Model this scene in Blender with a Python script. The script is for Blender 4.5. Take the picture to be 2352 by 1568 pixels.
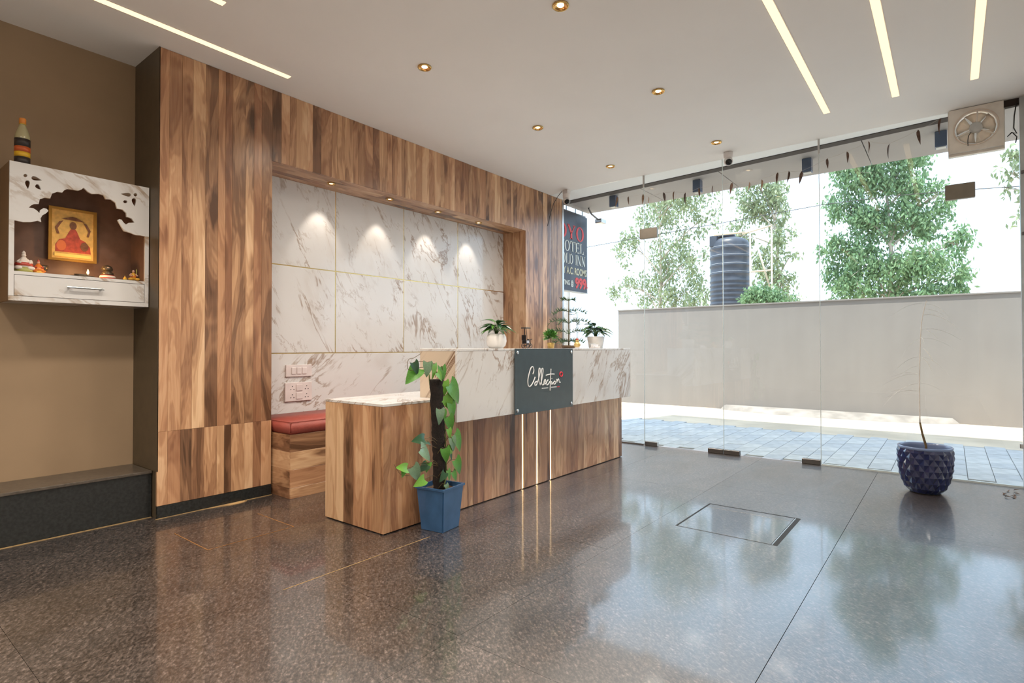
import bpy, bmesh, math, random
from mathutils import Vector, Matrix
random.seed(7)
R = math.radians
scene = bpy.context.scene
COL = scene.collection
for o in list(bpy.data.objects): bpy.data.objects.remove(o, do_unlink=True)

# ------------------------------------------------------------------ camera
W, H = 2352, 1568
FPX = 1280.437
YAW, PITCH, ROLL = 0.666307, 0.0120895, -0.00118705
EYE = Vector((0, 0, 1.05))
_f = Vector((math.cos(YAW)*math.cos(PITCH), math.sin(YAW)*math.cos(PITCH), math.sin(PITCH)))
_r = Vector((math.sin(YAW), -math.cos(YAW), 0)); _u = _r.cross(_f)
_r, _u = math.cos(ROLL)*_r + math.sin(ROLL)*_u, -math.sin(ROLL)*_r + math.cos(ROLL)*_u
cam = bpy.data.cameras.new('camera'); cam.sensor_width = 36; cam.lens = 36*FPX/W
cam.clip_start = 0.02; cam.clip_end = 400
cob = bpy.data.objects.new('camera', cam); COL.objects.link(cob)
cob.matrix_world = Matrix(((_r.x, _u.x, -_f.x, EYE.x), (_r.y, _u.y, -_f.y, EYE.y), (_r.z, _u.z, -_f.z, EYE.z), (0, 0, 0, 1)))
scene.camera = cob

def at(x, y, ax, val):
    """photo pixel -> point where its ray meets the plane axis=val"""
    d = _f + (x-W/2)/FPX*_r - (y-H/2)/FPX*_u
    return EYE + d*((val-EYE[ax])/d[ax])

# ------------------------------------------------------------------ world, sun, exposure
world = bpy.data.worlds.new('sky'); scene.world = world; world.use_nodes = True
bg = world.node_tree.nodes['Background']
bg.inputs[0].default_value = (0.62, 0.79, 1.0, 1); bg.inputs[1].default_value = 1.35
sun = bpy.data.lights.new('sun', 'SUN'); sun.energy = 3.8; sun.angle = R(0.6); sun.color = (1, .95, .87)
so = bpy.data.objects.new('sun', sun); COL.objects.link(so)
SUN_EL = R(74)
_d = Vector((math.cos(SUN_EL)*0.97, -math.cos(SUN_EL)*0.24, -math.sin(SUN_EL)))
so.rotation_euler = _d.to_track_quat('-Z', 'Y').to_euler(); so.location = (-5, 5, 20)
scene.view_settings.view_transform = 'Standard'; scene.view_settings.look = 'None'
scene.view_settings.gamma = 1; scene.view_settings.use_curve_mapping = False
scene.view_settings.exposure = 1.15

# ------------------------------------------------------------------ node helpers
def nd(nt, typ, ins=None, **props):
    n = nt.nodes.new(typ)
    for k, v in props.items(): setattr(n, k, v)
    for k, v in (ins or {}).items():
        if isinstance(v, bpy.types.NodeSocket): nt.links.new(v, n.inputs[k])
        else: n.inputs[k].default_value = v
    return n
def ma(nt, op, a, b=0.0, c=None, clamp=False):
    ins = {0: a, 1: b}
    if c is not None: ins[2] = c
    return nd(nt, 'ShaderNodeMath', ins, operation=op, use_clamp=clamp).outputs[0]
def sstep(nt, x, a, b, lo=0.0, hi=1.0):
    return nd(nt, 'ShaderNodeMapRange', {0: x, 1: a, 2: b, 3: lo, 4: hi}, interpolation_type='SMOOTHSTEP').outputs[0]
def ramp(nt, fac, stops):
    n = nd(nt, 'ShaderNodeValToRGB', {0: fac}); e = n.color_ramp.elements
    while len(e) < len(stops): e.new(0.5)
    for i, (p, c) in enumerate(stops): e[i].position = p; e[i].color = (*c, 1)
    return n.outputs[0]
def mixc(nt, fac, a, b, mode='MIX'):
    n = nd(nt, 'ShaderNodeMix', {0: fac}, data_type='RGBA', blend_type=mode)
    for i, v in ((6, a), (7, b)):
        if isinstance(v, bpy.types.NodeSocket): nt.links.new(v, n.inputs[i])
        else: n.inputs[i].default_value = (*v, 1)
    return n.outputs[2]
def noise(nt, vec, scale, detail=3, rough=.5, dist=0.0):
    return nd(nt, 'ShaderNodeTexNoise', {'Vector': vec, 'Scale': scale, 'Detail': detail, 'Roughness': rough, 'Distortion': dist}).outputs[0]
def new_mat(name):
    m = bpy.data.materials.new(name); m.use_nodes = True
    nt = m.node_tree; return m, nt, nt.nodes['Principled BSDF']
MATS = {}
def PM(name, col, rough=.5, metal=0.0, spec=.5, emit=None, es=1.0, coat=0.0, var=0.06, vs=14.0, bump=0.0, trans=0.0):
    """plain paint / plastic / metal with a little noise in tone"""
    if name in MATS: return MATS[name]
    m, nt, b = new_mat(name)
    tc = nd(nt, 'ShaderNodeTexCoord').outputs['Object']
    n = noise(nt, tc, vs, 4)
    v = sstep(nt, n, .25, .75, 1-var, 1+var)
    c = mixc(nt, 1.0, col, nd(nt, 'ShaderNodeCombineColor', {0: v, 1: v, 2: v}).outputs[0], 'MULTIPLY')
    nt.links.new(c, b.inputs['Base Color'])
    b.inputs['Roughness'].default_value = rough; b.inputs['Metallic'].default_value = metal
    b.inputs['Specular IOR Level'].default_value = spec; b.inputs['Coat Weight'].default_value = coat
    b.inputs['Transmission Weight'].default_value = trans
    if emit: b.inputs['Emission Color'].default_value = (*emit, 1); b.inputs['Emission Strength'].default_value = es
    if bump:
        nt.links.new(nd(nt, 'ShaderNodeBump', {'Height': noise(nt, tc, vs*4, 4), 'Strength': bump, 'Distance': .01}).outputs[0], b.inputs['Normal'])
    MATS[name] = m; return m

def wood_mat(name, axis, rough=.25, tint=(1.16, 1.07, .98)):
    m, nt, b = new_mat(name)
    tc = nd(nt, 'ShaderNodeTexCoord').outputs['Object']
    rnd = nd(nt, 'ShaderNodeObjectInfo').outputs['Random']
    sc = [6.5, 6.5, 6.5]; sc[axis] = 1.25
    off = nd(nt, 'ShaderNodeCombineXYZ', {0: ma(nt, 'MULTIPLY', rnd, 71.3), 1: ma(nt, 'MULTIPLY', rnd, 33.7), 2: ma(nt, 'MULTIPLY', rnd, 91.1)}).outputs[0]
    co = nd(nt, 'ShaderNodeVectorMath', {0: nd(nt, 'ShaderNodeVectorMath', {0: tc, 1: sc}, operation='MULTIPLY').outputs[0], 1: off}, operation='ADD').outputs[0]
    n1 = noise(nt, co, 1.0, 3, .5, 1.3)
    sc2 = [110.0]*3; sc2[axis] = 3.0
    n2 = noise(nt, nd(nt, 'ShaderNodeVectorMath', {0: tc, 1: sc2}, operation='MULTIPLY').outputs[0], 1.0, 4, .6, .3)
    sc3 = [5.5]*3; sc3[axis] = 1.6
    co3 = nd(nt, 'ShaderNodeVectorMath', {0: nd(nt, 'ShaderNodeVectorMath', {0: tc, 1: sc3}, operation='MULTIPLY').outputs[0], 1: off}, operation='ADD').outputs[0]
    vor = nd(nt, 'ShaderNodeTexVoronoi', {'Vector': co3, 'Scale': 1.0}).outputs['Distance']
    knot = sstep(nt, vor, .05, .27, -.38, 0.0)
    rings = ma(nt, 'MULTIPLY', ma(nt, 'SINE', ma(nt, 'MULTIPLY', n1, 52.0)), .055)
    t = ma(nt, 'ADD', ma(nt, 'MULTIPLY_ADD', n1, 1.25, -.12), rings)
    t = ma(nt, 'ADD', t, ma(nt, 'MULTIPLY_ADD', n2, .34, -.17))
    t = ma(nt, 'ADD', t, knot)
    r2 = ma(nt, 'FRACT', ma(nt, 'MULTIPLY', rnd, 7.31))
    t = ma(nt, 'ADD', t, ma(nt, 'MULTIPLY_ADD', r2, .46, -.24), clamp=True)
    c = ramp(nt, t, [(.06, (.075, .042, .025)), (.28, (.20, .112, .066)), (.46, (.36, .215, .125)), (.62, (.50, .32, .19)), (.86, (.68, .50, .33))])
    c = mixc(nt, ma(nt, 'MULTIPLY', ma(nt, 'FRACT', ma(nt, 'MULTIPLY', rnd, 13.7)), .30), c, (.42, .19, .105))
    c = mixc(nt, 1.0, c, tint, 'MULTIPLY')
    nt.links.new(c, b.inputs['Base Color'])
    b.inputs['Roughness'].default_value = rough
    b.inputs['IOR'].default_value = 1.6
    MATS[name] = m; return m

def marble_mat(name, ang, off=0.0, rough=.12, base=(.72, .71, .70), vein=(.36, .27, .21), dens=1.0):
    m, nt, b = new_mat(name)
    tc = nd(nt, 'ShaderNodeTexCoord').outputs['Object']
    rnd = nd(nt, 'ShaderNodeObjectInfo').outputs['Random']
    sx = nd(nt, 'ShaderNodeSeparateXYZ', {0: tc})
    h = ma(nt, 'ADD', sx.outputs[0], ma(nt, 'MULTIPLY', sx.outputs[1], .25)); z = ma(nt, 'ADD', sx.outputs[2], ma(nt, 'MULTIPLY', sx.outputs[1], .97))
    ca, sa = math.cos(ang), math.sin(ang)
    u = ma(nt, 'ADD', ma(nt, 'MULTIPLY', h, ca), ma(nt, 'MULTIPLY', z, sa))
    v = ma(nt, 'ADD', ma(nt, 'MULTIPLY', h, -sa), ma(nt, 'MULTIPLY', z, ca))
    def layer(su, sv, seed, w, mlo, mhi, dist):
        co = nd(nt, 'ShaderNodeCombineXYZ', {0: ma(nt, 'MULTIPLY', u, su), 1: ma(nt, 'MULTIPLY', v, sv), 2: ma(nt, 'MULTIPLY_ADD', rnd, 40.0, seed+off)}).outputs[0]
        n = noise(nt, co, 1.0, 5, .62, dist)
        k = sstep(nt, ma(nt, 'ABSOLUTE', ma(nt, 'SUBTRACT', n, .5)), 0.0, w, 1.0, 0.0)
        co2 = nd(nt, 'ShaderNodeCombineXYZ', {0: ma(nt, 'MULTIPLY', u, su*1.5), 1: ma(nt, 'MULTIPLY', v, sv*.8), 2: ma(nt, 'MULTIPLY_ADD', rnd, 40.0, seed+off+9)}).outputs[0]
        return ma(nt, 'MULTIPLY', k, sstep(nt, noise(nt, co2, 1.0, 3, .5), mlo, mhi))
    a = layer(1.3, 4.2, 3.1, .030*dens, .45, .58, .7)
    bq = layer(3.0, 8.0, 17.7, .024*dens, .47, .62, .5)
    cl = layer(1.5, 4.0, 5.5, .16, .50, .70, .5)
    t = ma(nt, 'ADD', ma(nt, 'MULTIPLY', a, .85), ma(nt, 'MULTIPLY', bq, .45), clamp=True)
    c = mixc(nt, ma(nt, 'MULTIPLY', cl, .30), base, (.52, .45, .39))
    c = mixc(nt, t, c, vein)
    nt.links.new(c, b.inputs['Base Color']); b.inputs['Roughness'].default_value = rough
    MATS[name] = m; return m

def granite_mat(name):
    m, nt, b = new_mat(name)
    tc = nd(nt, 'ShaderNodeNewGeometry').outputs['Position']
    rnd = nd(nt, 'ShaderNodeObjectInfo').outputs['Random']
    st = nd(nt, 'ShaderNodeVectorMath', {0: nd(nt, 'ShaderNodeVectorRotate', {'Vector': tc, 'Angle': R(-52)}, rotation_type='Z_AXIS').outputs[0], 1: (26, 46, 36)}, operation='MULTIPLY').outputs[0]
    n1 = noise(nt, st, 1.3, 6, .74, .08)
    n2 = noise(nt, st, 2.6, 3, .6, .2)
    n3 = noise(nt, tc, 5.0, 3, .5)
    t = ma(nt, 'ADD', ma(nt, 'MULTIPLY_ADD', n1, .9, .03), ma(nt, 'MULTIPLY_ADD', n2, .35, -.16))
    t = ma(nt, 'ADD', t, ma(nt, 'MULTIPLY_ADD', n3, .16, -.08))
    t = ma(nt, 'ADD', t, ma(nt, 'MULTIPLY_ADD', rnd, .05, -.025), clamp=True)
    c = ramp(nt, t, [(.35, (.007, .0065, .0065)), (.44, (.025, .021, .020)), (.52, (.053, .043, .039)), (.60, (.100, .079, .070)), (.72, (.21, .172, .158))])
    nt.links.new(c, b.inputs['Base Color'])
    sm = noise(nt, nd(nt, 'ShaderNodeVectorMath', {0: tc, 1: (1.0, 3.0, 1)}, operation='MULTIPLY').outputs[0], 1.1, 5, .6, .4)
    rr = ma(nt, 'ADD', sstep(nt, sm, .3, .75, .28, .42), ma(nt, 'MULTIPLY_ADD', n1, .06, -.03))
    nt.links.new(rr, b.inputs['Roughness'])
    b.inputs['IOR'].default_value = 2.0; b.inputs['Coat Weight'].default_value = .75; b.inputs['Coat Roughness'].default_value = .07
    MATS[name] = m; return m

def glass_mat(name, tint=(.94, .97, .97)):
    m = bpy.data.materials.new(name); m.use_nodes = True; nt = m.node_tree; nt.nodes.clear()
    g = nd(nt, 'ShaderNodeNewGeometry')
    c = ma(nt, 'ABSOLUTE', nd(nt, 'ShaderNodeVectorMath', {0: g.outputs['Normal'], 1: g.outputs['Incoming']}, operation='DOT_PRODUCT').outputs['Value'])
    f = ma(nt, 'MULTIPLY_ADD', ma(nt, 'POWER', ma(nt, 'SUBTRACT', 1.0, c, clamp=True), 5.0), .96, .04)
    t = nd(nt, 'ShaderNodeBsdfTransparent', {0: (*tint, 1)}); gl = nd(nt, 'ShaderNodeBsdfGlossy', {'Roughness': .003})
    mx = nd(nt, 'ShaderNodeMixShader', {0: f, 1: t.outputs[0], 2: gl.outputs[0]})
    nt.links.new(mx.outputs[0], nd(nt, 'ShaderNodeOutputMaterial').inputs[0]); MATS[name] = m; return m

def emit_mat(name, col, s):
    m = bpy.data.materials.new(name); m.use_nodes = True; nt = m.node_tree; nt.nodes.clear()
    e = nd(nt, 'ShaderNodeEmission', {0: (*col, 1), 1: s})
    nt.links.new(e.outputs[0], nd(nt, 'ShaderNodeOutputMaterial').inputs[0]); MATS[name] = m; return m

WOODZ = wood_mat('sheesham_laminate_upright', 2); WOODX = wood_mat('sheesham_laminate_lengthwise', 0); WOODY = wood_mat('sheesham_laminate_crosswise', 1)
MARBLE_A = marble_mat('veined_marble_steep', R(-62)); MARBLE_B = marble_mat('veined_marble_slanting', R(33), 5.0)
MARBLE_C = marble_mat('veined_marble_counter', R(62), 11.0); MARBLE_D = marble_mat('veined_marble_temple', R(-38), 21.0, vein=(.34, .22, .12), dens=1.9)
GRANITE = granite_mat('brown_granite'); GLASS = glass_mat('clear_glass')
LED = emit_mat('warm_led', (1.0, .70, .40), .86); LEDS = emit_mat('warm_slot_led', (1.0, .70, .38), 1.7)
WHITE_CEIL = PM('ceiling_paint', (.88, .865, .85), .85, var=.012, vs=2)
WHITEW = PM('white_wall_paint', (.85, .83, .80), .8, var=.02, vs=3)
BEIGE = PM('beige_wall_paint', (.335, .235, .145), .8, var=.05, vs=3)
GOLD = PM('brushed_gold', (.62, .42, .16), .25, 1.0)
STEEL = PM('satin_steel', (.52, .50, .48), .28, 1.0)
DKSTEEL = PM('dark_steel', (.16, .15, .145), .35, .9)
BLACKST = PM('black_granite_skirting', (.020, .022, .022), .22, var=.3, vs=60)
DARK = PM('dark_gap', (.012, .011, .010), .7)
SOIL = PM('potting_soil', (.10, .06, .035), .95, var=.4, vs=60, bump=.6)
WHITEPL = PM('white_plastic', (.72, .68, .66), .35)
LEAFG = PM('glossy_green_leaf', (.085, .26, .035), .30, var=.25, vs=30)
LEAFD = PM('dark_green_leaf', (.022, .075, .030), .28, var=.3, vs=30)
POLEM = PM('mossy_brown_pole', (.014, .009, .007), .9, var=.5, vs=50, bump=.8)
STEMG = PM('green_brown_stem', (.12, .085, .035), .6)

# ------------------------------------------------------------------ mesh helpers
WL = {}          # world location of each parent (translation only)
def obj(name, bm, mat, parent=None, smooth=False, label=None):
    me = bpy.data.meshes.new(name)
    off = WL.get(parent, Vector((0, 0, 0)))
    if off.length: bm.transform(Matrix.Translation(-off))
    bmesh.ops.recalc_face_normals(bm, faces=bm.faces)
    bm.to_mesh(me); bm.free()
    if isinstance(mat, (list, tuple)):
        for q in mat: me.materials.append(q)
    else: me.materials.append(mat)
    if smooth: me.polygons.foreach_set('use_smooth', [True]*len(me.polygons))
    o = bpy.data.objects.new(name, me); COL.objects.link(o)
    if parent: o.parent = parent
    WL[o] = off.copy()
    if label: o['label'] = label
    return o
def local_obj(name, bm, mat, parent, loc, smooth=False):
    """like obj, but the mesh gets its own origin at loc (mesh given in world space)"""
    loc = Vector(loc); off = WL.get(parent, Vector((0, 0, 0)))
    me = bpy.data.meshes.new(name); bm.transform(Matrix.Translation(-loc))
    bmesh.ops.recalc_face_normals(bm, faces=bm.faces); bm.to_mesh(me); bm.free(); me.materials.append(mat)
    if smooth: me.polygons.foreach_set('use_smooth', [True]*len(me.polygons))
    o = bpy.data.objects.new(name, me); COL.objects.link(o); o.parent = parent; o.location = loc-off; WL[o] = loc
    return o
def place(name, me, parent, M):
    """object sharing mesh me, world matrix M, under parent"""
    o = bpy.data.objects.new(name, me); COL.objects.link(o); off = WL.get(parent, Vector((0, 0, 0)))
    o.parent = parent; o.matrix_local = Matrix.Translation(-off) @ M; WL[o] = M.to_translation()
    return o
def thing(name, label, cat, loc=(0, 0, 0), group=None, kind=None):
    o = bpy.data.objects.new(name, None); COL.objects.link(o); o.location = loc; o.empty_display_size = .05
    WL[o] = Vector(loc)
    if label: o['label'] = label
    if cat: o['category'] = cat
    if group: o['group'] = group
    if kind: o['kind'] = kind
    return o
def tag(o, label, cat=None, group=None, kind=None):
    o['label'] = label
    if cat: o['category'] = cat
    if group: o['group'] = group
    if kind: o['kind'] = kind
    return o
def bx(bm, x0, x1, y0, y1, z0, z1, bev=0.0):
    vs = [bm.verts.new((x, y, z)) for x in (x0, x1) for y in (y0, y1) for z in (z0, z1)]
    fs = [bm.faces.new([vs[i] for i in q]) for q in ((0, 1, 3, 2), (4, 6, 7, 5), (0, 4, 5, 1), (2, 3, 7, 6), (0, 2, 6, 4), (1, 5, 7, 3))]
    if bev:
        es = list({e for f in fs for e in f.edges})
        bmesh.ops.bevel(bm, geom=es, offset=bev, segments=1 if bev < .004 else 2, affect='EDGES', profile=.6)
    return bm
def box(x0, x1, y0, y1, z0, z1, bev=0.0): return bx(bmesh.new(), x0, x1, y0, y1, z0, z1, bev)
def lathe(bm, prof, c=(0, 0, 0), seg=24, cap=True, axis='Z', ph=0.0):
    rings = []
    for r, z in prof:
        ring = []
        for i in range(seg):
            a = 2*math.pi*i/seg+ph; x, y = r*math.cos(a), r*math.sin(a)
            p = (x, y, z) if axis == 'Z' else ((z, x, y) if axis == 'X' else (x, z, y))
            ring.append(bm.verts.new((p[0]+c[0], p[1]+c[1], p[2]+c[2])))
        rings.append(ring)
    for a, b in zip(rings, rings[1:]):
        for i in range(seg): bm.faces.new((a[i], a[(i+1) % seg], b[(i+1) % seg], b[i]))
    if cap:
        for q in (rings[0], rings[-1]):
            try: bm.faces.new(q)
            except ValueError: pass
    return bm
def tube(bm, pts, r, seg=8, r1=None):
    pts = [Vector(p) for p in pts]; n = len(pts); rings = []; prev = None
    for i, p in enumerate(pts):
        t = (pts[min(i+1, n-1)]-pts[max(i-1, 0)]).normalized()
        ref = Vector((0, 0, 1)) if abs(t.z) < .9 else Vector((1, 0, 0))
        a = t.cross(ref).normalized() if prev is None else (prev - t*prev.dot(t)).normalized()
        prev = a; b = t.cross(a)
        rr = r if r1 is None else r+(r1-r)*i/(n-1)
        rings.append([bm.verts.new(p+rr*(math.cos(2*math.pi*k/seg)*a+math.sin(2*math.pi*k/seg)*b)) for k in range(seg)])
    for q, w in zip(rings, rings[1:]):
        for k in range(seg): bm.faces.new((q[k], q[(k+1) % seg], w[(k+1) % seg], w[k]))
    bm.faces.new(rings[0]); bm.faces.new(rings[-1]); return bm
def sphere(bm, c, r, s=(1, 1, 1), u=12, v=8):
    M = Matrix.Translation(Vector(c)) @ Matrix.Diagonal((s[0], s[1], s[2], 1))
    bmesh.ops.create_uvsphere(bm, u_segments=u, v_segments=v, radius=r, matrix=M); return bm
def curve_mesh(cu):
    o = bpy.data.objects.new('tmp', cu); COL.objects.link(o)
    me = bpy.data.meshes.new_from_object(o.evaluated_get(bpy.context.evaluated_depsgraph_get()))
    bpy.data.objects.remove(o); bpy.data.curves.remove(cu)
    bm = bmesh.new(); bm.from_mesh(me); bpy.data.meshes.remove(me); return bm
def shape2d(loops, th):
    """filled 2-D shape with holes, extruded symmetric about z=0 by th in all"""
    cu = bpy.data.curves.new('s', 'CURVE'); cu.dimensions = '2D'; cu.fill_mode = 'BOTH'; cu.extrude = th/2
    for L in loops:
        s = cu.splines.new('POLY'); s.points.add(len(L)-1); s.use_cyclic_u = True
        for p, q in zip(s.points, L): p.co = (q[0], q[1], 0, 1)
    return curve_mesh(cu)
def up_xz(bm, y):   # 2-D (x,z) drawing -> wall plane facing -y at depth y
    bm.transform(Matrix(((1, 0, 0, 0), (0, 0, 1, y), (0, 1, 0, 0), (0, 0, 0, 1)))); return bm
def up_yz(bm, x):   # 2-D (y,z) drawing -> plane at x
    bm.transform(Matrix(((0, 0, 1, x), (1, 0, 0, 0), (0, 1, 0, 0), (0, 0, 0, 1)))); return bm
def text_bm(s, size, th=.002, width=None, bold=0.0):
    cu = bpy.data.curves.new('t', 'FONT'); cu.body = s; cu.size = size; cu.align_x = 'CENTER'; cu.extrude = th/2; cu.offset = bold; cu.resolution_u = 4
    bm = curve_mesh(cu)
    if width:
        xs = [v.co.x for v in bm.verts]; k = width/(max(xs)-min(xs)); c = (max(xs)+min(xs))/2
        for v in bm.verts: v.co.x = (v.co.x-c)*k
    return bm
def circ(cx, cy, r, n=32): return [(cx+r*math.cos(2*math.pi*i/n), cy+r*math.sin(2*math.pi*i/n)) for i in range(n)]

CEIL = 2.93; GX = 5.65; WY = 3.85; NB = 4.18; BW = 4.26; RY = -0.45; REAR = -4.2
NX0, NX1, NZ = 2.09, 5.155, 2.41

# ================================================================== THE SETTING
# ---- floor: granite slabs over a dark bed
fl = thing('floor', 'polished dark brown granite slab floor', None, (0, 0, 0), kind='structure')
obj('bed', box(REAR, GX+.05, RY-.1, BW+.1, -.12, -.022), DARK, fl)
HX0, HX1, HY0, HY1 = 3.20, 3.80, .73, 1.29
PX0, PX1, PY0, PY1 = 1.31, 1.80, 3.05, 3.47
g = .0006
rows = [(RY, .4888, [REAR, -2.0, .2, 1.6, 3.9, GX+.02]), (.49, 1.42, [REAR, -1.7, -.6, .47, 1.475, 4.35, GX+.02]),
        (1.42, 2.29, [REAR, -1.7, -.6, .47, 1.49, 2.61, 4.1, GX+.02]), (2.29, 3.02, [REAR, -1.7, -.6, .47, 2.2, 3.9, GX+.02]), (3.02, BW, [REAR, -1.7, -.6, .47, 2.61, 4.1, GX+.3])]
for y0, y1, xs in rows:
    for x0, x1 in zip(xs, xs[1:]):
        rect = [(x0+g, y0+g), (x1-g, y0+g), (x1-g, y1-g), (x0+g, y1-g)]
        loops = [rect]
        if y0 < HY0 < y1 and x0 < HX0 < x1: loops.append([(HX0, HY0), (HX0, HY1), (HX1, HY1), (HX1, HY0)])
        if y0 < PY0 < y1 and x0 < PX0 < x1: loops.append([(PX0, PY0), (PX0, PY1), (PX1, PY1), (PX1, PY0)])
        bm = shape2d(loops, .022); bm.transform(Matrix.Translation((0, 0, -.011)))
        obj('slab', bm, GRANITE, fl)
# grout line along the desk (pale) and at the wall foot
GROUT = PM('yellowish_grout', (.30, .20, .09), .8, var=.3, vs=30)
obj('grout_line', box(1.30, 2.17, 2.288, 2.293, -.005, .0008), GROUT, fl)
obj('grout_line', box(.2, 1.35, 3.918, 3.929, -.005, .003), GROUT, fl)
obj('grout_line', box(1.345, 2.09, 3.838, 3.846, -.005, .003), GROUT, fl)
bm = bmesh.new()                                                   # spilt cement smear on the skirting foot
vs = [bm.verts.new((x, y, .0035)) for x, y in ((1.63, 3.84), (1.70, 3.825), (1.78, 3.80), (1.86, 3.80), (1.90, 3.82), (1.87, 3.84))]
bm.faces.new(vs); r_ = bmesh.ops.extrude_face_region(bm, geom=bm.faces[:]); bmesh.ops.translate(bm, vec=(0, 0, -.004), verts=[v for v in r_['geom'] if isinstance(v, bmesh.types.BMVert)])
obj('cement_smear', bm, PM('dried_cement', (.42, .27, .12), .9, var=.3), fl)

# ---- hatch in the floor, right of the desk
ht = thing('floor_hatch', 'square granite access hatch with black rim set in the floor', 'hatch', (3.5, 1.01, 0))
obj('rim', shape2d([[(HX0+.001, HY0+.001), (HX1-.001, HY0+.001), (HX1-.001, HY1-.001), (HX0+.001, HY1-.001)], [(HX0+.012, HY0+.03), (HX0+.012, HY1-.008), (HX1-.008, HY1-.008), (HX1-.008, HY0+.03)]], .012), DARK, ht).location.z -= .0066
obj('cover', box(HX0+.014, 3.712, HY0+.034, HY1-.010, -.02, -.001, .001), GRANITE, ht)
obj('cover', box(3.715, HX1-.010, HY0+.034, HY1-.010, -.02, -.001, .001), GRANITE, ht)
obj('steel_edge', box(HX0+.010, HX1-.010, HY0+.026, HY0+.031, -.02, -.0005), STEEL, ht)
pc = obj('floor_cover', box(PX0+.004, PX1-.004, PY0+.004, PY1-.004, -.02, .0008, .0015), GRANITE)
tag(pc, 'loose rectangular granite cover with orange dusty joint beside the plinth', 'floor cover')
obj('joint_dust', box(PX0+.0005, PX0+.0065, PY0, PY1, -.02, .0015), PM('orange_dust', (.24, .11, .035), .95, var=.4, vs=60), pc)
obj('joint_dust', box(PX1-.007, PX1-.0005, PY0, PY1, -.02, .0015), MATS['orange_dust'], pc)
obj('joint_dust', box(PX0, PX1, PY0+.0005, PY0+.005, -.02, .0012), MATS['orange_dust'], pc)

# ---- ceiling with a slanting outer edge, brown edge strip, outside soffit
bm = shape2d([[(REAR, RY-.1), (5.71, RY-.1), (6.03, 4.0), (5.93, 4.0), (5.93, BW+.14), (REAR, BW+.14)]], .06); bm.transform(Matrix.Translation((0, 0, CEIL+.03)))
tag(obj('ceiling', bm, WHITE_CEIL), 'plain white plastered ceiling', kind='structure')
BROWN = PM('brown_edge_strip', (.030, .018, .014), .8)
bm = shape2d([[(5.712, RY-.1), (5.81, RY-.1), (6.15, 4.0), (6.032, 4.0)]], .05); bm.transform(Matrix.Translation((0, 0, CEIL+.018)))
tag(obj('trim_1', bm, BROWN), 'dark brown strip along the ceiling edge', kind='structure')
SOFF = PM('soffit_panel_board', (.36, .325, .305), .55, var=.04, vs=3)
sf = thing('canopy_soffit', 'flat pale panelled canopy soffit outside the glass front', None, (6.3, 1.5, CEIL), kind='structure')
cuts = [-1.6, .62, 1.93, 2.86, 3.98]
def sedge(y): return 5.812+(y+.55)*(6.153-5.812)/4.55
for a, b_ in zip(cuts, cuts[1:]):
    bm = shape2d([[(sedge(a+.004), a+.004), (6.79, a+.004), (6.79, b_-.004), (sedge(b_-.004), b_-.004)]], .03); bm.transform(Matrix.Translation((0, 0, CEIL+.017)))
    obj('panel', bm, SOFF, sf)
ub = obj('upper_storey', box(REAR-.2, 6.80, -8, 4.0, CEIL+.062, 6.75), PM('facade_paint', (.55, .50, .46), .8))
tag(ub, 'upper storey block above the lobby', kind='structure')

# ---- walls
tag(obj('wall_left', box(REAR, 1.36, BW, BW+.14, 0, CEIL), BEIGE), 'beige painted wall behind the small temple', kind='structure')
tag(obj('wall_right', box(REAR, GX+.02, RY-.14, RY, 0, CEIL), WHITEW), 'white painted side wall', kind='structure')
tag(obj('wall_rear', box(REAR-.14, REAR, RY-.14, BW+.14, 0, CEIL), WHITEW), 'white painted wall at the far end of the lobby', kind='structure')
pl = thing('baseboard_left', 'black granite plinth with ledge along the beige wall', None, (.3, 3.93, 0), kind='structure')
obj('riser', box(REAR, 1.353, 3.932, BW, 0, .272), BLACKST, pl)
obj('ledge', box(REAR, 1.353, 3.922, BW, .273, .290, .002), PM('brown_ledge_granite', (.085, .070, .055), .3, var=.3, vs=50), pl)

wb = thing('wall_back', 'wood-plank clad wall with a recessed marble niche', None, (3.5, WY, 0), kind='structure')
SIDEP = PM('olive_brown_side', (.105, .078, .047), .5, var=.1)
T = .018
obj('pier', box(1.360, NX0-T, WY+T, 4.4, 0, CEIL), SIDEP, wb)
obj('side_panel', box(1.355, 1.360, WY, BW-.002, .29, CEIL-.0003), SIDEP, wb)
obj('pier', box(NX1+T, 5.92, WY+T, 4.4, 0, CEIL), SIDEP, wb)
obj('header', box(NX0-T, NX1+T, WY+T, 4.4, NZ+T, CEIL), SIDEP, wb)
obj('niche_backing', box(NX0-T, NX1+T, NB+.02, 4.4, 0, NZ+T), DARK, wb)
obj('end_channel', box(5.92, 5.96, WY-.005, WY+.10, 0, CEIL), STEEL, wb)
def plank_run(x0, x1, zs, wmin=.045, wmax=.10, y=WY, seed=1):
    rg = random.Random(seed); x = x0
    while x < x1-1e-4:
        w = rg.uniform(wmin, wmax)
        if x+w > x1-.035: w = x1-x
        for za, zb in zip(zs, zs[1:]):
            local_obj('plank', box(x+.0003, x+w-.0003, y, y+T, za+.0005, zb-.0005, .0009), WOODZ, wb, (x+w/2, y+T/2, za))
        x += w
plank_run(1.355, NX0, [.077, .534, CEIL-.001], seed=3)
plank_run(NX1, 5.92, [.077, CEIL-.001], seed=5)
plank_run(NX0, NX1, [NZ, CEIL-.001], seed=9)
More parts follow.
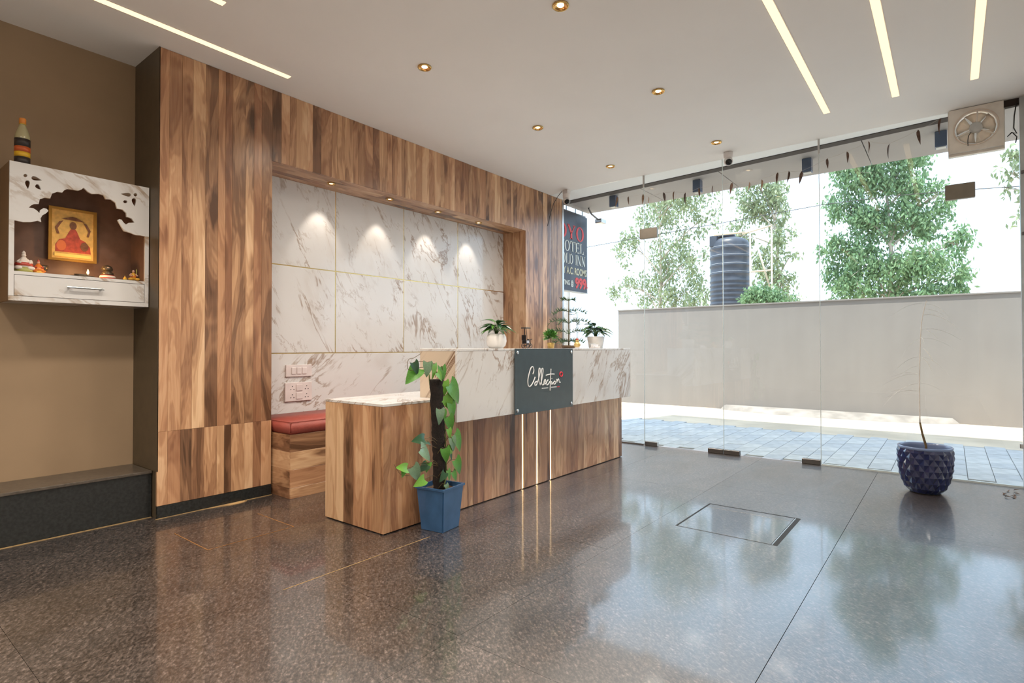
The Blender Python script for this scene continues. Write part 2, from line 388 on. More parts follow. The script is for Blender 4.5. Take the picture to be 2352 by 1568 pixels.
for i, (a, b_) in enumerate(((WY+.0185, WY+.10), (WY+.10, WY+.19), (WY+.19, WY+.26), (WY+.26, NB+.02))):
    local_obj('jamb_plank', box(NX1, NX1+T-.001, a+.0005, b_-.0005, 0, NZ, .0008), WOODZ, wb, (NX1, a, 0))
    local_obj('jamb_plank', box(NX0-T+.001, NX0, a+.0005, b_-.0005, 0, NZ, .0008), WOODZ, wb, (NX0, a, 0))
    xx = NX0
    for j, w in enumerate((1.1, .95, 1.015) if i % 2 else (.6, 1.2, 1.265)):
        local_obj('soffit_plank', box(xx+.0005, xx+w-.0005, a+.0005, b_-.0005, NZ, NZ+T-.001, .0008), WOODX, wb, (xx, a, NZ)); xx += w
# marble panels of the niche with gold trims in the joints
vx = [NX0, 2.845, 3.612, 4.370, NX1]; hz = [1.012, 1.717, NZ]
for i in range(4):
    for j in range(2):
        local_obj('marble_panel', box(vx[i]+.004, vx[i+1]-.004, NB, NB+.018, hz[j]+.004, hz[j+1]-(.004 if j == 0 else .001), .0012), MARBLE_A, wb, ((vx[i]+vx[i+1])/2, NB, hz[j]))
local_obj('marble_panel', box(NX0, NX1, NB, NB+.018, .02, hz[0]-.004, .0012), MARBLE_B, wb, (NX0, NB, 0))
for x in vx[1:4]: obj('gold_trim', box(x-.0038, x+.0038, NB+.002, NB+.019, hz[0], NZ), GOLD, wb)
for z in hz[:2]: obj('gold_trim', box(NX0, NX1, NB+.001, NB+.019, z-.0038, z+.0038), GOLD, wb)
tag(obj('baseboard_back', box(1.357, NX0, WY-.001, WY+T, 0, .076), BLACKST), 'low black skirting under the wood planks', kind='structure')

# ---- glass front
def pane(name, y0, y1, label, z0=.012, z1=CEIL-.002):
    o = obj(name, box(GX-.005, GX+.005, y0+.003, y1-.003, z0, z1), GLASS); tag(o, label, kind='structure'); return o
EDGE = PM('pale_glass_edge', (.62, .68, .67), .3)
w1 = pane('window_1', 2.612, WY-.006, 'narrow fixed glass pane beside the wood wall')
d1 = pane('door_1', 1.772, 2.612, 'frameless glass door leaf next to the desk')
d2 = pane('door_2', .918, 1.772, 'frameless glass door leaf in the middle of the front')
w2 = pane('window_2', RY+.03, .918, 'wide fixed glass pane behind the blue pot')
for p, y in ((w1, 2.612), (d1, 1.772), (d2, .918)):
    obj('edge_strip', box(GX-.006, GX+.006, y-.0022, y+.0022, .014, CEIL-.003), EDGE, p)
def fitting(par, y0, y1, z0, z1, m=STEEL): obj('patch_fitting', box(GX-.022, GX+.022, y0, y1, z0, z1, .003), m, par)
fitting(d1, 2.462, 2.604, .001, .044); fitting(d1, 1.776, 1.925, .001, .046, DKSTEEL); fitting(d2, 1.618, 1.768, .001, .046, DKSTEEL); fitting(d2, .922, 1.072, .001, .046, DKSTEEL)
fitting(w1, 2.455, 2.655, 2.236, 2.345, PM('bronze_steel', (.24, .215, .18), .4, .7)); fitting(w2, -.163, .024, 2.226, 2.345, MATS['bronze_steel'])
obj('clip', box(GX-.012, GX+.012, 2.604, 2.62, 2.80, CEIL-.003), STEEL, w1); obj('clip', box(GX-.012, GX+.012, .910, .926, 2.80, CEIL-.003), STEEL, w2)
obj('sill_channel', box(GX-.014, GX+.014, 2.62, WY-.005, 0, .014), STEEL, w1)
obj('sill_channel', box(GX-.014, GX+.014, RY+.03, .914, 0, .014), PM('pale_channel', (.60, .66, .66), .35), w2)
tr = thing('trim_2', 'pale aluminium corner post at the end of the glass front', None, (GX, RY, 0), kind='structure')
obj('post', box(GX-.03, GX+.03, RY, RY+.028, 0, CEIL-.001), PM('pale_aluminium', (.52, .55, .55), .35, .6), tr)
for z in (.33, 1.9, 2.36): obj('clip', box(GX-.045, GX-.03, RY+.004, RY+.024, z-.012, z+.012, .003), DKSTEEL, tr)
obj('cross_tube', box(GX-.05, GX-.031, RY+.002, RY+.05, .30, .335, .006), STEEL, tr)
obj('trim_3', box(GX-.02, GX+.015, RY+.03, -.33, CEIL-.055, CEIL-.004), BROWN); tag(bpy.data.objects['trim_3'], 'short dark brown channel between fan and corner post', kind='structure')

# ---- outside ground, pavers, boundary wall
SAND = PM('sunlit_sand', (.62, .50, .37), .95, var=.18, vs=1.4, bump=.3)
bm = bmesh.new(); bmesh.ops.create_grid(bm, x_segments=1, y_segments=1, size=90); bm.transform(Matrix.Translation((94, 0, -.028)) )
tag(obj('ground', bm, SAND), 'bare sandy ground outside', kind='structure')
pv = thing('pavement', 'grey block paving in front of the glass', None, (6.7, 1.5, -.03), kind='structure')
obj('bed', box(GX+.05, 7.86, -1.2, 5.2, -.06, -.022), PM('paving_sand', (.36, .35, .34), .95), pv)
PAV = [PM('paver_%s' % n, c, .8, var=.12, vs=9, bump=.2) for n, c in (('grey', (.50, .49, .48)), ('blue_grey', (.46, .46, .465)), ('light', (.54, .53, .515)))]
bm = box(-.134, .134, -.084, .084, -.03, 0, .004); me0 = []
for q in PAV:
    me = bpy.data.meshes.new('paver'); bm.to_mesh(me); me.materials.append(q); me0.append(me)
bm.free(); rg = random.Random(4)
for i in range(33):
    for j in range(8):
        x = 5.84+j*.272+(.136 if i % 2 else 0); y = -1.05+i*.172
        if x+.136 > 7.94: continue
        place('paver', me0[rg.randrange(3)], pv, Matrix.Translation((x, y, -.010+rg.uniform(-.002, .001))))
wallm, nt, b = new_mat('plaster_boundary_wall')
tc = nd(nt, 'ShaderNodeNewGeometry').outputs['Position']
n1 = noise(nt, tc, 1.3, 6, .6); n2 = noise(nt, nd(nt, 'ShaderNodeVectorMath', {0: tc, 1: (1, 6, .7)}, operation='MULTIPLY').outputs[0], 1.0, 4)
nt.links.new(ramp(nt, ma(nt, 'ADD', ma(nt, 'MULTIPLY', n1, .6), ma(nt, 'MULTIPLY', n2, .4)), [(.3, (.25, .222, .203)), (.5, (.272, .243, .22)), (.7, (.292, .262, .238))]), b.inputs['Base Color'])
b.inputs['Roughness'].default_value = .9
bwl = thing('boundary_wall', 'plain greige plastered boundary wall behind the paving', None, (10.12, 2, 0), kind='structure')
obj('plaster_face', box(10.12, 10.32, -7, 5.24, -.03, 1.79), wallm, bwl)
obj('coping', box(10.10, 10.34, -7, 5.25, 1.791, 1.815, .004), wallm, bwl)
# low drift in a darker grey at its foot
bm = bmesh.new(); N = 40; top = []
for i in range(N+1):
    y = 3.3-i*.085; w = .42*math.sin(math.pi*i/N)**.6+.05*random.random(); top.append((y, w))
for i, (y, w) in enumerate(top):
    for k, (dx, z) in enumerate(((0, .05), (-w*.5, .045), (-w, -.027))): bm.verts.new((10.118+dx, y, z if w > .1 else -.027))
bm.verts.ensure_lookup_table()
for i in range(N):
    for k in range(2): bm.faces.new((bm.verts[i*3+k], bm.verts[i*3+k+1], bm.verts[i*3+3+k+1], bm.verts[i*3+3+k]))
tag(obj('grey_drift', bm, PM('drift_grey', (.30, .265, .235), .95, var=.25, vs=4, bump=.5), smooth=True), 'low grey drift along the boundary wall foot', 'earth', kind='stuff')
# ================================================================== CEILING LIGHTS
def spot(name, loc, energy, size=R(120), blend=.8, col=(1, .89, .76), rad=.13, rot=(0, 0, 0), parent=None):
    L = bpy.data.lights.new(name, 'SPOT'); L.energy = energy; L.spot_size = size; L.spot_blend = blend; L.color = col; L.shadow_soft_size = rad
    o = bpy.data.objects.new(name, L); COL.objects.link(o); off = WL.get(parent, Vector((0, 0, 0)))
    o.location = Vector(loc)-off; o.rotation_euler = rot
    if parent: o.parent = parent
    return o
CUP = PM('amber_reflector', (.80, .42, .13), .18, 1.0)
BULB = emit_mat('bulb_glow', (1.0, .72, .40), 5.0)
def mesh_of(bm, mat, smooth=True):
    me = bpy.data.meshes.new('m'); bmesh.ops.recalc_face_normals(bm, faces=bm.faces); bm.to_mesh(me); bm.free(); me.materials.append(mat)
    if smooth: me.polygons.foreach_set('use_smooth', [True]*len(me.polygons))
    return me
dl_ring = mesh_of(lathe(bmesh.new(), [(.038, -.001), (.046, -.001), (.047, -.007), (.043, -.012), (.038, -.011), (.036, -.004)], seg=28, cap=False), GOLD)
dl_cup = mesh_of(lathe(bmesh.new(), [(.0385, -.010), (.034, -.0045), (.022, -.0022), (.020, -.0020)], seg=28, cap=False), CUP)
dl_bulb = mesh_of(lathe(bmesh.new(), [(.0005, -.0085), (.010, -.007), (.016, -.005), (.019, -.0018), (.021, -.0012)], seg=20, cap=True), BULB)
def downlight(x, y, z, label, group, energy, size=R(152), rot=(0, 0, 0), s=1.0, blend=1.0, name='downlight'):
    t = thing(name, label, 'downlight', (x, y, z), group)
    M = Matrix.Translation((x, y, z)) @ Matrix.Scale(s, 4)
    place('trim_ring', dl_ring, t, M); place('reflector', dl_cup, t, M); place('bulb', dl_bulb, t, M)
    spot('downlight_beam', (x, y, z-.03), energy, size, blend, rad=.13 if s == 1.0 else .02, rot=rot, parent=t)
    return t
CL = 46.0
for y in (1.664, 2.745):
    for i, x in enumerate((2.55, 3.85, 5.14)):
        nm = ['farthest from the glass front', 'middle of its row', 'closest to the glass front'][i]
        rw = 'row above the reception desk' if y > 2 else 'row nearer the lobby middle'
        downlight(x, y, CEIL, 'round gold ceiling downlight, %s, %s' % (nm, rw), 'gold ceiling downlights', CL)
for x in (1.25, -.05, -1.35, -2.65):
    for y in (.58, 1.664, 2.745): downlight(x, y, CEIL, 'added round gold fill downlight in the unseen inner half of the lobby', 'added inner lobby fill downlights', CL*.95)  # unseen downlights added as fill to brighten the room
for i, x in enumerate((2.68, 3.288, 3.897, 4.505)):
    nm = ['nearest the bench', 'second from the bench', 'third from the bench', 'nearest the orange-lit jamb'][i]
    downlight(x, 4.0, NZ, 'small gold niche downlight over the marble, %s' % nm, 'niche downlights', 3.8, R(62), (R(15), 0, 0), .78, .55)

def strip(x0, x1, y, label, grp='ceiling light strips'):
    t = thing('light_strip', label, 'light strip', ((x0+x1)/2, y, CEIL), grp)
    obj('channel', box(x0-.003, x1+.003, y-.0265, y+.0265, CEIL-.0022, CEIL-.0002), WHITEPL, t)
    obj('diffuser', box(x0, x1, y-.0225, y+.0225, CEIL-.006, CEIL-.0023, .001), LED, t)
strip(.10, 2.068, 3.585, 'warm light strip in the ceiling along the wood wall')
strip(-.60, 1.403, 3.095, 'warm light strip whose tip shows above the wood wall')
strip(2.2, 5.045, .761, 'warm light strip pointing to the glass doors')
strip(2.2, 5.03, .305, 'warm light strip between the two others by the fan')
strip(2.2, 5.045, -.148, 'warm light strip ending nearest the exhaust fan')
for y in (.3, 1.6, 2.4): strip(-3.2, -.9, y, 'added warm fill strip in the unseen inner half of the lobby', 'added inner fill strips')  # strips out of view, added as extra warm fill

# ---- cctv cameras
def turret(x, y, yaw, label, CEIL=CEIL):
    t = thing('security_camera', label, 'camera', (x, y, CEIL), 'turret cameras on the ceiling')
    obj('base', lathe(bmesh.new(), [(.044, CEIL-.0005), (.046, CEIL-.012), (.042, CEIL-.050), (.034, CEIL-.058)], (x, y, 0), 28), WHITEPL, t, True)
    d = Vector((math.cos(yaw), math.sin(yaw), -.55)).normalized(); c = Vector((x, y, CEIL-.085))
    b = sphere(bmesh.new(), c, .042, u=20, v=14); ball = obj('ball', b, WHITEPL, t, True)
    bm = bmesh.new(); lathe(bm, [(.0005, .047), (.018, .046), (.027, .040), (.030, .031), (.030, .026)], seg=22, cap=True)
    bm.transform(Matrix.Translation(c) @ d.to_track_quat('Z', 'Y').to_matrix().to_4x4()); obj('lens', bm, PM('black_glass', (.006, .006, .007), .08), ball, True)
    bm = bmesh.new(); lathe(bm, [(.030, .026), (.037, .020), (.037, .030), (.031, .036)], seg=22, cap=False)
    bm.transform(Matrix.Translation(c) @ d.to_track_quat('Z', 'Y').to_matrix().to_4x4()); obj('bezel', bm, WHITEPL, ball, True)
    return t
turret(5.49, 1.665, R(205), 'white turret security camera on the ceiling above the glass doors')
c2 = turret(5.60, 3.575, R(225), 'white turret security camera in the corner by the wood wall', CEIL-.045)
obj('ceiling_block', box(5.565, 5.635, 3.54, 3.61, CEIL-.0445, CEIL-.0005, .003), WHITEPL, c2)
obj('cable', tube(bmesh.new(), [(5.575, 3.62, CEIL-.01), (5.575, 3.68, CEIL-.06), (5.57, 3.74, CEIL-.14), (5.575, 3.79, CEIL-.26), (5.57, 3.83, CEIL-.40)], .0035, 6), PM('black_cable', (.02, .02, .02), .5), c2, True)

# ---- exhaust fan in the top corner of the glass
FY, FZ = -.170, 2.760
fn = thing('exhaust_fan', 'square cream exhaust fan set high in the glass corner', 'fan', (GX, FY, 2.57))
CREAM = PM('cream_plastic', (.80, .74, .66), .4)
sq = [(-.333, 2.585), (-.006, 2.585), (-.006, 2.925), (-.333, 2.925)]
obj('frame', up_yz(shape2d([sq, circ(FY, FZ, .128, 48)[::-1]], .030), GX-.028), CREAM, fn)
obj('box_rim', up_yz(shape2d([[(-.340, 2.566), (.0, 2.566), (.0, 2.928), (-.340, 2.928)], [(-.326, 2.592), (-.326, 2.919), (-.013, 2.919), (-.013, 2.592)]], .05), GX+.012), CREAM, fn)
obj('duct_ring', lathe(bmesh.new(), [(.132, -.048), (.138, -.050), (.138, -.043), (.128, -.040), (.1275, .02), (.131, .02)], (GX, FY, FZ), 48, False, 'X'), PM('pinkish_cream_ring', (.82, .68, .57), .35), fn, True)
obj('hub', lathe(bmesh.new(), [(.0005, -.050), (.034, -.049), (.041, -.043), (.042, -.012), (.036, -.008)], (GX, FY, FZ), 28, True, 'X'), PM('grey_hub', (.56, .56, .54), .4), fn, True)
bm = bmesh.new()
for k in range(3):
    a = R(95+120*k); tube(bm, [(GX-.036, FY+.03*math.cos(a), FZ+.03*math.sin(a)), (GX-.036, FY+.131*math.cos(a), FZ+.131*math.sin(a))], .0055, 6)
obj('motor_bracket', bm, CREAM, fn)
for k in range(5):
    bm = bmesh.new(); a0 = R(20+72*k); q = []
    for i in range(6):
        rr = .040+i*.0162; wd = R(27+i*2)
        q.append([bm.verts.new((GX-.012+sx*.014, FY+rr*math.cos(a0+sx*wd), FZ+rr*math.sin(a0+sx*wd))) for sx in (-1, -.3, .4, 1)])
    for a, b_ in zip(q, q[1:]):
        for i in range(3): bm.faces.new((a[i], a[i+1], b_[i+1], b_[i]))
    bmesh.ops.solidify(bm, geom=bm.faces[:], thickness=.003); obj('blade', bm, PM('cream_blade', (.78, .68, .58), .4), fn, True)
obj('power_cord', tube(bmesh.new(), [(GX-.047, FY+.03, FZ-.035), (GX-.052, FY+.045, FZ-.06), (GX-.05, FY+.05, FZ-.10), (GX-.046, FY+.048, FZ-.135)], .0035, 6), DKSTEEL, fn, True)
cb = obj('loose_cable', tube(bmesh.new(), [(GX-.03, -.405, CEIL-.045), (GX-.04, -.392, CEIL-.14), (GX-.04, -.388, CEIL-.23), (GX-.04, -.405, CEIL-.275), (GX-.045, -.375, CEIL-.262), (GX-.045, -.352, CEIL-.288), (GX-.04, -.38, CEIL-.262), (GX-.04, -.405, CEIL-.30), (GX-.04, -.398, CEIL-.345)], .004, 6), MATS['black_cable'], None, True)
tag(cb, 'tangled black cable hanging beside the exhaust fan', 'cable')

# ---- dry leaf garland strung across the glass front (inside)
gp = [(1417, 462), (1444, 462), (1477, 457), (1490, 463), (1524, 453), (1549, 451), (1575, 454), (1605, 444), (1638, 438), (1682, 432), (1721, 431), (1749, 425), (1787, 409), (1812, 406), (1842, 406), (1900, 377), (1945, 362), (1994, 339), (2044, 344), (2109, 313), (2162, 286)]
GP = [at(x, y, 0, GX-.025) for x, y in gp]
DRYL = [PM('dry_leaf_%d' % i, c, .7, var=.3, vs=40) for i, c in enumerate(((.105, .060, .042), (.165, .095, .055), (.075, .048, .040)))]
def leaf_bm(L, Wd, fold=.25, curl=.2, n=7, tip=1.0, heart=False):
    """leaf along +X from the origin, normal +Z, folded along the midrib"""
    bm = bmesh.new(); rows = []
    for i in range(n+1):
        t = i/n
        w = Wd*(math.sin(math.pi*min(1, t**.62))**.9)*(1-.12*t) if not heart else Wd*1.2*(math.sin(math.pi*(.10+.90*t)**.60)**.75)*(1-.25*t)
        w = max(w, .0004); x = L*t; z = -curl*L*t*t
        bk = -.14*L*(1-t)**2 if heart else 0
        rows.append([bm.verts.new((x+bk, -w, z+fold*w)), bm.verts.new((x+bk*.2, -w*.5, z+fold*w*.38)), bm.verts.new((x, 0, z)), bm.verts.new((x+bk*.2, w*.5, z+fold*w*.38)), bm.verts.new((x+bk, w, z+fold*w))])
    for a, b_ in zip(rows, rows[1:]):
        for k in range(4): bm.faces.new((a[k], a[k+1], b_[k+1], b_[k]))
    return bm
def leaf_mesh(mat, *a, **k): return mesh_of(leaf_bm(*a, **k), mat)
def aim(p, d, up=(0, 0, 1), s=1.0, roll=0.0):
    d = Vector(d).normalized(); up = Vector(up)
    if abs(d.dot(up.normalized())) > .98: up = Vector((1, .3, 0))
    y = up.cross(d).normalized(); z = d.cross(y)
    M = Matrix(((d.x, y.x, z.x, p[0]), (d.y, y.y, z.y, p[1]), (d.z, y.z, z.z, p[2]), (0, 0, 0, 1)))
    return M @ Matrix.Rotation(roll, 4, 'X') @ Matrix.Scale(s, 4)
gl = thing('leaf_garland', 'string of dried brown mango leaves hung across the glass front', 'garland', GP[10])
rg = random.Random(11); gm = [leaf_mesh(m, .125, .014, .7, .12) for m in DRYL]
sp = []
for a, b_ in zip(GP, GP[1:]):
    A, B = a+Vector((0, 0, .055)), b_+Vector((0, 0, .055)); sp += [A, (A+B)/2-Vector((0, 0, .008))]
sp.append(GP[-1]+Vector((0, 0, .055)))
obj('string', tube(bmesh.new(), sp, .0008, 4), PM('pale_thread', (.55, .5, .45), .8), gl)
for i, p in enumerate(GP):
    place('leaf', gm[rg.randrange(3)], gl, aim(p+Vector((0, 0, .055)), (rg.uniform(-.1, .1), rg.uniform(-.22, .22), -1), (rg.uniform(-1, 1), rg.uniform(-.8, .8), 0), rg.uniform(.8, 1.05)))

# ---- square lights under the outside canopy
NAVY = PM('navy_lamp_body', (.035, .075, .16), .25, .3)
for i, (x, y) in enumerate(((6.19, 3.26), (6.19, 2.215), (6.17, 1.105), (6.12, .050))):
    nm = ['closest to the hotel sign', 'second from the hotel sign', 'third from the hotel sign', 'next to the exhaust fan'][i]
    t = thing('canopy_lamp', 'small navy square lamp under the canopy, %s' % nm, 'lamp', (x, y, CEIL), 'lamps under the canopy')
    obj('body', box(x-.042, x+.042, y-.042, y+.042, CEIL-.135, CEIL-.001, .004), NAVY, t)
    obj('lens', box(x-.034, x+.034, y-.034, y+.034, CEIL-.141, CEIL-.1345, .002), PM('frosted_lens', (.60, .58, .54), .3), t)

# ================================================================== RECEPTION DESK
DX0, DX1, DY0, DY1, DZ = 2.02, 4.91, 2.51, 3.07, .735
KX0, KX1, KY0, KY1, KZ0, KZ1 = 2.47, 4.815, 2.37, 2.70, .597, 1.048
dk = thing('reception_desk', 'wood-plank reception desk with raised white marble counter and lit slots', 'desk', (3.4, 2.75, 0))
obj('carcass', box(DX0+.019, DX1-.003, DY0+.019, DY1-.002, .004, DZ-.022), PM('dark_carcass', (.10, .07, .05), .7), dk)
obj('plinth', box(DX0+.01, DX1-.01, DY0+.008, DY1-.01, 0, .004), DARK, dk)
rg = random.Random(21); x = DX0; leds = (3.321, 3.505, 3.689); LW = .0085
def dplank(xa, xb):
    zt = DZ-.016 if xa < KX0 else KZ0+.02
    local_obj('plank', box(xa+.0003, xb-.0003, DY0, DY0+T, .006, zt, .0009), WOODZ, dk, ((xa+xb)/2, DY0, 0))
edges = [DX0]
while edges[-1] < DX1-.12: edges.append(edges[-1]+rg.uniform(.045, .105))
edges = [e for e in edges if all(abs(e-l) > .03 for l in leds+(KX0,))] + [KX0, DX1] + [l-LW for l in leds]+[l+LW for l in leds]
edges = sorted(set(edges))
for a, b_ in zip(edges, edges[1:]):
    m = (a+b_)/2
    if any(abs(m-l) < LW*.9 for l in leds): continue
    dplank(a, b_)
for l in leds: obj('light_slot', box(l-LW+.001, l+LW-.001, DY0+.004, DY0+.016, .006, KZ0+.01), LEDS, dk)
rg = random.Random(5); y = DY0+T+.0005
while y < DY1-.01:
    w = rg.uniform(.05, .10); w = DY1-y if y+w > DY1-.04 else w
    local_obj('plank', box(DX0, DX0+T, y+.0003, y+w-.0003, .006, DZ-.016, .0009), WOODZ, dk, (DX0, y+w/2, 0)); y += w
obj('desk_top', box(DX0-.001, DX1+.001, KY1+.001, DY1+.001, DZ-.0155, DZ, .0012), MARBLE_B, dk)
obj('desk_top', box(DX0-.001, KX0-.001, DY0-.001, KY1, DZ-.0155, DZ, .0012), MARBLE_B, dk)
tk = .016
obj('counter_front', box(KX0, KX1, KY0, KY0+tk, KZ0, KZ1-tk, .001), MARBLE_C, dk)
obj('counter_end', box(KX0, KX0+tk, KY0+tk+.0005, KY1, KZ0+.0005, KZ1-tk, .001), marble_mat('veined_marble_warm_shade', R(-50), 31.0, vein=(.16, .07, .035), base=(.66, .55, .43)), dk)  # warm lamplight and shade are put into the tan base of this end
obj('counter_end', box(KX1-tk, KX1, KY0+tk+.0005, KY1, KZ0+.0005, KZ1-tk, .001), MARBLE_C, dk)
obj('counter_back', box(KX0+tk, KX1-tk, KY1-tk, KY1, DZ+.001, KZ1-tk), MARBLE_C, dk)
obj('counter_underside', box(KX0+tk, KX1-tk, KY0+tk, DY0-.0005, KZ0+.0008, KZ0+tk), WHITEPL, dk)
obj('counter_top', box(KX0-.001, KX1+.001, KY0-.001, KY1+.001, KZ1-tk+.0005, KZ1, .0015), MARBLE_C, dk)

# ---- slate sign board with handwritten lettering on the counter front
SBY = KY0-.020
a = at(1183, 800, 1, SBY); b_ = at(1316, 945, 1, SBY); c = at(1183, 951, 1, SBY)
SX0, SX1, SZ0, SZ1 = a.x, b_.x, .590, 1.047
sb = thing('sign_board', 'slate grey board reading Collection with a red ring on the counter front', 'sign', ((SX0+SX1)/2, SBY, SZ0))
obj('plate', box(SX0, SX1, SBY, SBY+.006, SZ0, SZ1, .0012), PM('slate_acrylic', (.045, .070, .083), .22, var=.05), sb)
for x in (SX0+.026, SX1-.026):
    for z in (SZ0+.028, SZ1-.028):
        obj('stud', lathe(bmesh.new(), [(.0005, SBY-.007), (.009, SBY-.0065), (.0125, SBY-.004), (.0125, SBY), (.008, SBY), (.008, KY0-.0008)], (x, 0, z), 20, True, 'Y'), PM('polished_steel', (.75, .75, .76), .15, 1.0), sb, True)
def zz(p): return at(1160+p[0]/8.711, 780+p[1]/8.711, 1, SBY-.001)
strokes = [
 [(555, 690), (575, 620), (565, 560), (540, 540), (510, 580), (480, 680), (458, 780), (455, 860), (465, 920), (490, 938), (520, 915), (555, 860), (585, 790), (600, 745)],
 [(612, 845), (593, 875), (600, 915), (625, 902), (640, 862), (625, 835), (612, 845)],
 [(640, 862), (665, 800), (690, 700), (705, 620), (700, 580), (683, 575), (672, 640), (670, 740), (678, 850), (700, 905)],
 [(700, 905), (720, 850), (745, 730), (760, 620), (755, 575), (735, 590), (725, 680), (722, 800), (730, 880), (755, 910)],
 [(755, 910), (790, 860), (810, 820), (800, 795), (782, 830), (778, 875), (800, 890), (830, 855)],
 [(862, 800), (838, 830), (825, 880), (840, 905), (870, 880), (892, 835)],
 [(918, 580), (912, 700), (905, 850), (899, 1020)], [(815, 715), (870, 695), (930, 688), (985, 688)],
 [(928, 830), (920, 880), (940, 890), (962, 850)], [(934, 770), (936, 782)],
 [(990, 828), (968, 860), (975, 890), (1000, 880), (1010, 845), (990, 828)],
 [(1030, 785), (1036, 862)], [(1036, 840), (1060, 790), (1075, 800), (1085, 850), (1106, 850)]]
def smooth_path(P, n=4):
    out = []
    for i in range(len(P)-1):
        p0, p1, p2, p3 = P[max(i-1, 0)], P[i], P[i+1], P[min(i+2, len(P)-1)]
        for k in range(n):
            t = k/n; out.append(.5*((2*p1)+(p2-p0)*t+(2*p0-5*p1+4*p2-p3)*t*t+(3*p1-p0-3*p2+p3)*t**3))
    return out+[P[-1]]
bm = bmesh.new()
for s in strokes: tube(bm, smooth_path([zz(p) for p in s]), .0047, 6)
obj('lettering', bm, PM('white_lettering', (.85, .86, .87), .5), sb, True, 'white handwritten word Collection')
rc = zz((1122, 690)); rr = (zz((1122, 632))-rc).length
bm = bmesh.new()
tube(bm, [rc+Vector((math.cos(i*math.pi/16)*rr*.86, 0, math.sin(i*math.pi/16)*rr*.76)) for i in range(33)], rr*.23, 6); obj('ring', bm, PM('red_ring', (.80, .03, .06), .4), sb, True, 'red ring')
bm = bmesh.new()
for (p, q) in (((738, 972), (868, 960)), ((925, 950), (1035, 940))):
    A, B = zz(p), zz(q); n = 11
    for k in range(n):
        C = A+(B-A)*(k/n); D = A+(B-A)*((k+.72)/n); bx(bm, C.x, D.x, SBY-.001, SBY, C.z-.0032, C.z+.0032)
obj('tagline', bm, MATS['white_lettering'], sb)
bm = bmesh.new(); A, B = zz((1045, 940)), zz((1098, 936))
for k in range(4):
    C = A+(B-A)*(k/4); D = A+(B-A)*((k+.72)/4); bx(bm, C.x, D.x, SBY-.001, SBY, C.z-.0032, C.z+.0032)
obj('tagline_end', bm, MATS['red_ring'], sb)

# ---- bench in the niche
BX0, BX1, BY0, BY1 = 2.105, 3.55, 3.62, NB-.004
bn = thing('bench', 'wood-clad box bench built into the niche behind the desk', 'bench', ((BX0+BX1)/2, 3.9, 0))
obj('core', box(BX0+.012, BX1-.012, BY0+.012, BY1, .003, .440), MATS['dark_carcass'], bn)
for za, zb in ((0, .074), (.075, .20), (.20, .325), (.325, .446)):
    local_obj('front_board', box(BX0+.0005, BX1, BY0, BY0+.012, za+.0003, zb-.0003, .0008), WOODX, bn, (BX0, BY0, za))
    local_obj('end_board', box(BX0, BX0+.012, BY0+.0125, BY1, za+.0003, zb-.0003, .0008), WOODY, bn, (BX0, BY0, za))
bm = box(BX0+.002, BX1-.004, BY0+.002, BY1-.003, .4475, .535); bmesh.ops.bevel(bm, geom=bm.edges[:], offset=.010, segments=3, affect='EDGES')
cu = obj('bench_cushion', bm, PM('rust_red_leatherette', (.36, .075, .055), .45, var=.08, vs=20, bump=.15), None, True)
tag(cu, 'rust red leatherette seat cushion lying on the wooden bench', 'cushion')
obj('piping', tube(bmesh.new(), [(BX1-.02, BY0+.003, .533), (BX0+.006, BY0+.003, .533), (BX0+.003, BY0+.006, .533), (BX0+.003, BY1-.02, .533)], .0035, 6), MATS['rust_red_leatherette'], cu, True)

# ---- switch plates on the marble
PW = PM('pinkish_white_plastic', (.74, .66, .64), .35)
def plate(x0, x1, z0, z1, label, name):
    t = thing(name, label, 'switch plate', ((x0+x1)/2, NB, z0), 'white switch plates')
    obj('cover', box(x0, x1, NB-.014, NB-.0005, z0, z1, .003), PW, t); return t
s1 = plate(2.383, 2.612, .822, .918, 'white plate with three rocker switches on the marble', 'switch_plate')
for k in range(3):
    xa = 2.428+k*.047; obj('rocker', box(xa, xa+.041, NB-.020, NB-.0143, .842, .897, .003), PW, s1)
s2 = plate(2.376, 2.614, .624, .776, 'larger white socket plate below the rocker switches', 'socket_plate')
for z in (.706, .640):
    obj('rocker', box(2.470, 2.526, NB-.020, NB-.0143, z, z+.054, .003), PW, s2)
    for xc in (2.438, 2.565):
        for dx, dz in ((0, .038), (-.013, .014), (.013, .014)):
            obj('socket_hole', lathe(bmesh.new(), [(.0005, NB-.0147), (.0042, NB-.0147), (.0042, NB-.0141)], (xc+dx, 0, z+dz), 10, True, 'Y'), DARK, s2)
# ================================================================== WALL TEMPLE
TY = 3.99
def tz(zx, zy, y=TY): return at(zx/3.335, 250+zy/3.335, 1, y)
TX0, TX1 = .682, 1.350; TZ0, TZ1 = 1.313, 2.070; SHZ = 1.474
def tq(zx, zy):       # rectify zoom pixel into (x,z) of the temple front
    p = tz(zx, zy); return (min(max(p.x, TX0), TX1), p.z)
tp = thing('wall_temple', 'small white marble-laminate wall temple with scalloped arch front', 'temple', (1.0, BW, TZ0))
pt = .016; BRN = PM('brown_temple_lining', (.155, .085, .058), .45, var=.12, vs=20)
SIDE = PM('brown_edge_banding', (.20, .115, .055), .5)
obj('side', box(TX0, TX0+pt, TY+.0165, BW-.001, TZ0, TZ1), SIDE, tp); obj('side', box(TX1-pt, TX1, TY+.0165, BW-.001, TZ0, TZ1), MARBLE_D, tp)
obj('top', box(TX0+pt, TX1-pt, TY+.0165, BW-.001, TZ1-pt, TZ1), MARBLE_D, tp); obj('bottom', box(TX0+pt, TX1-pt, TY+.0165, BW-.001, TZ0, TZ0+pt), MARBLE_D, tp)
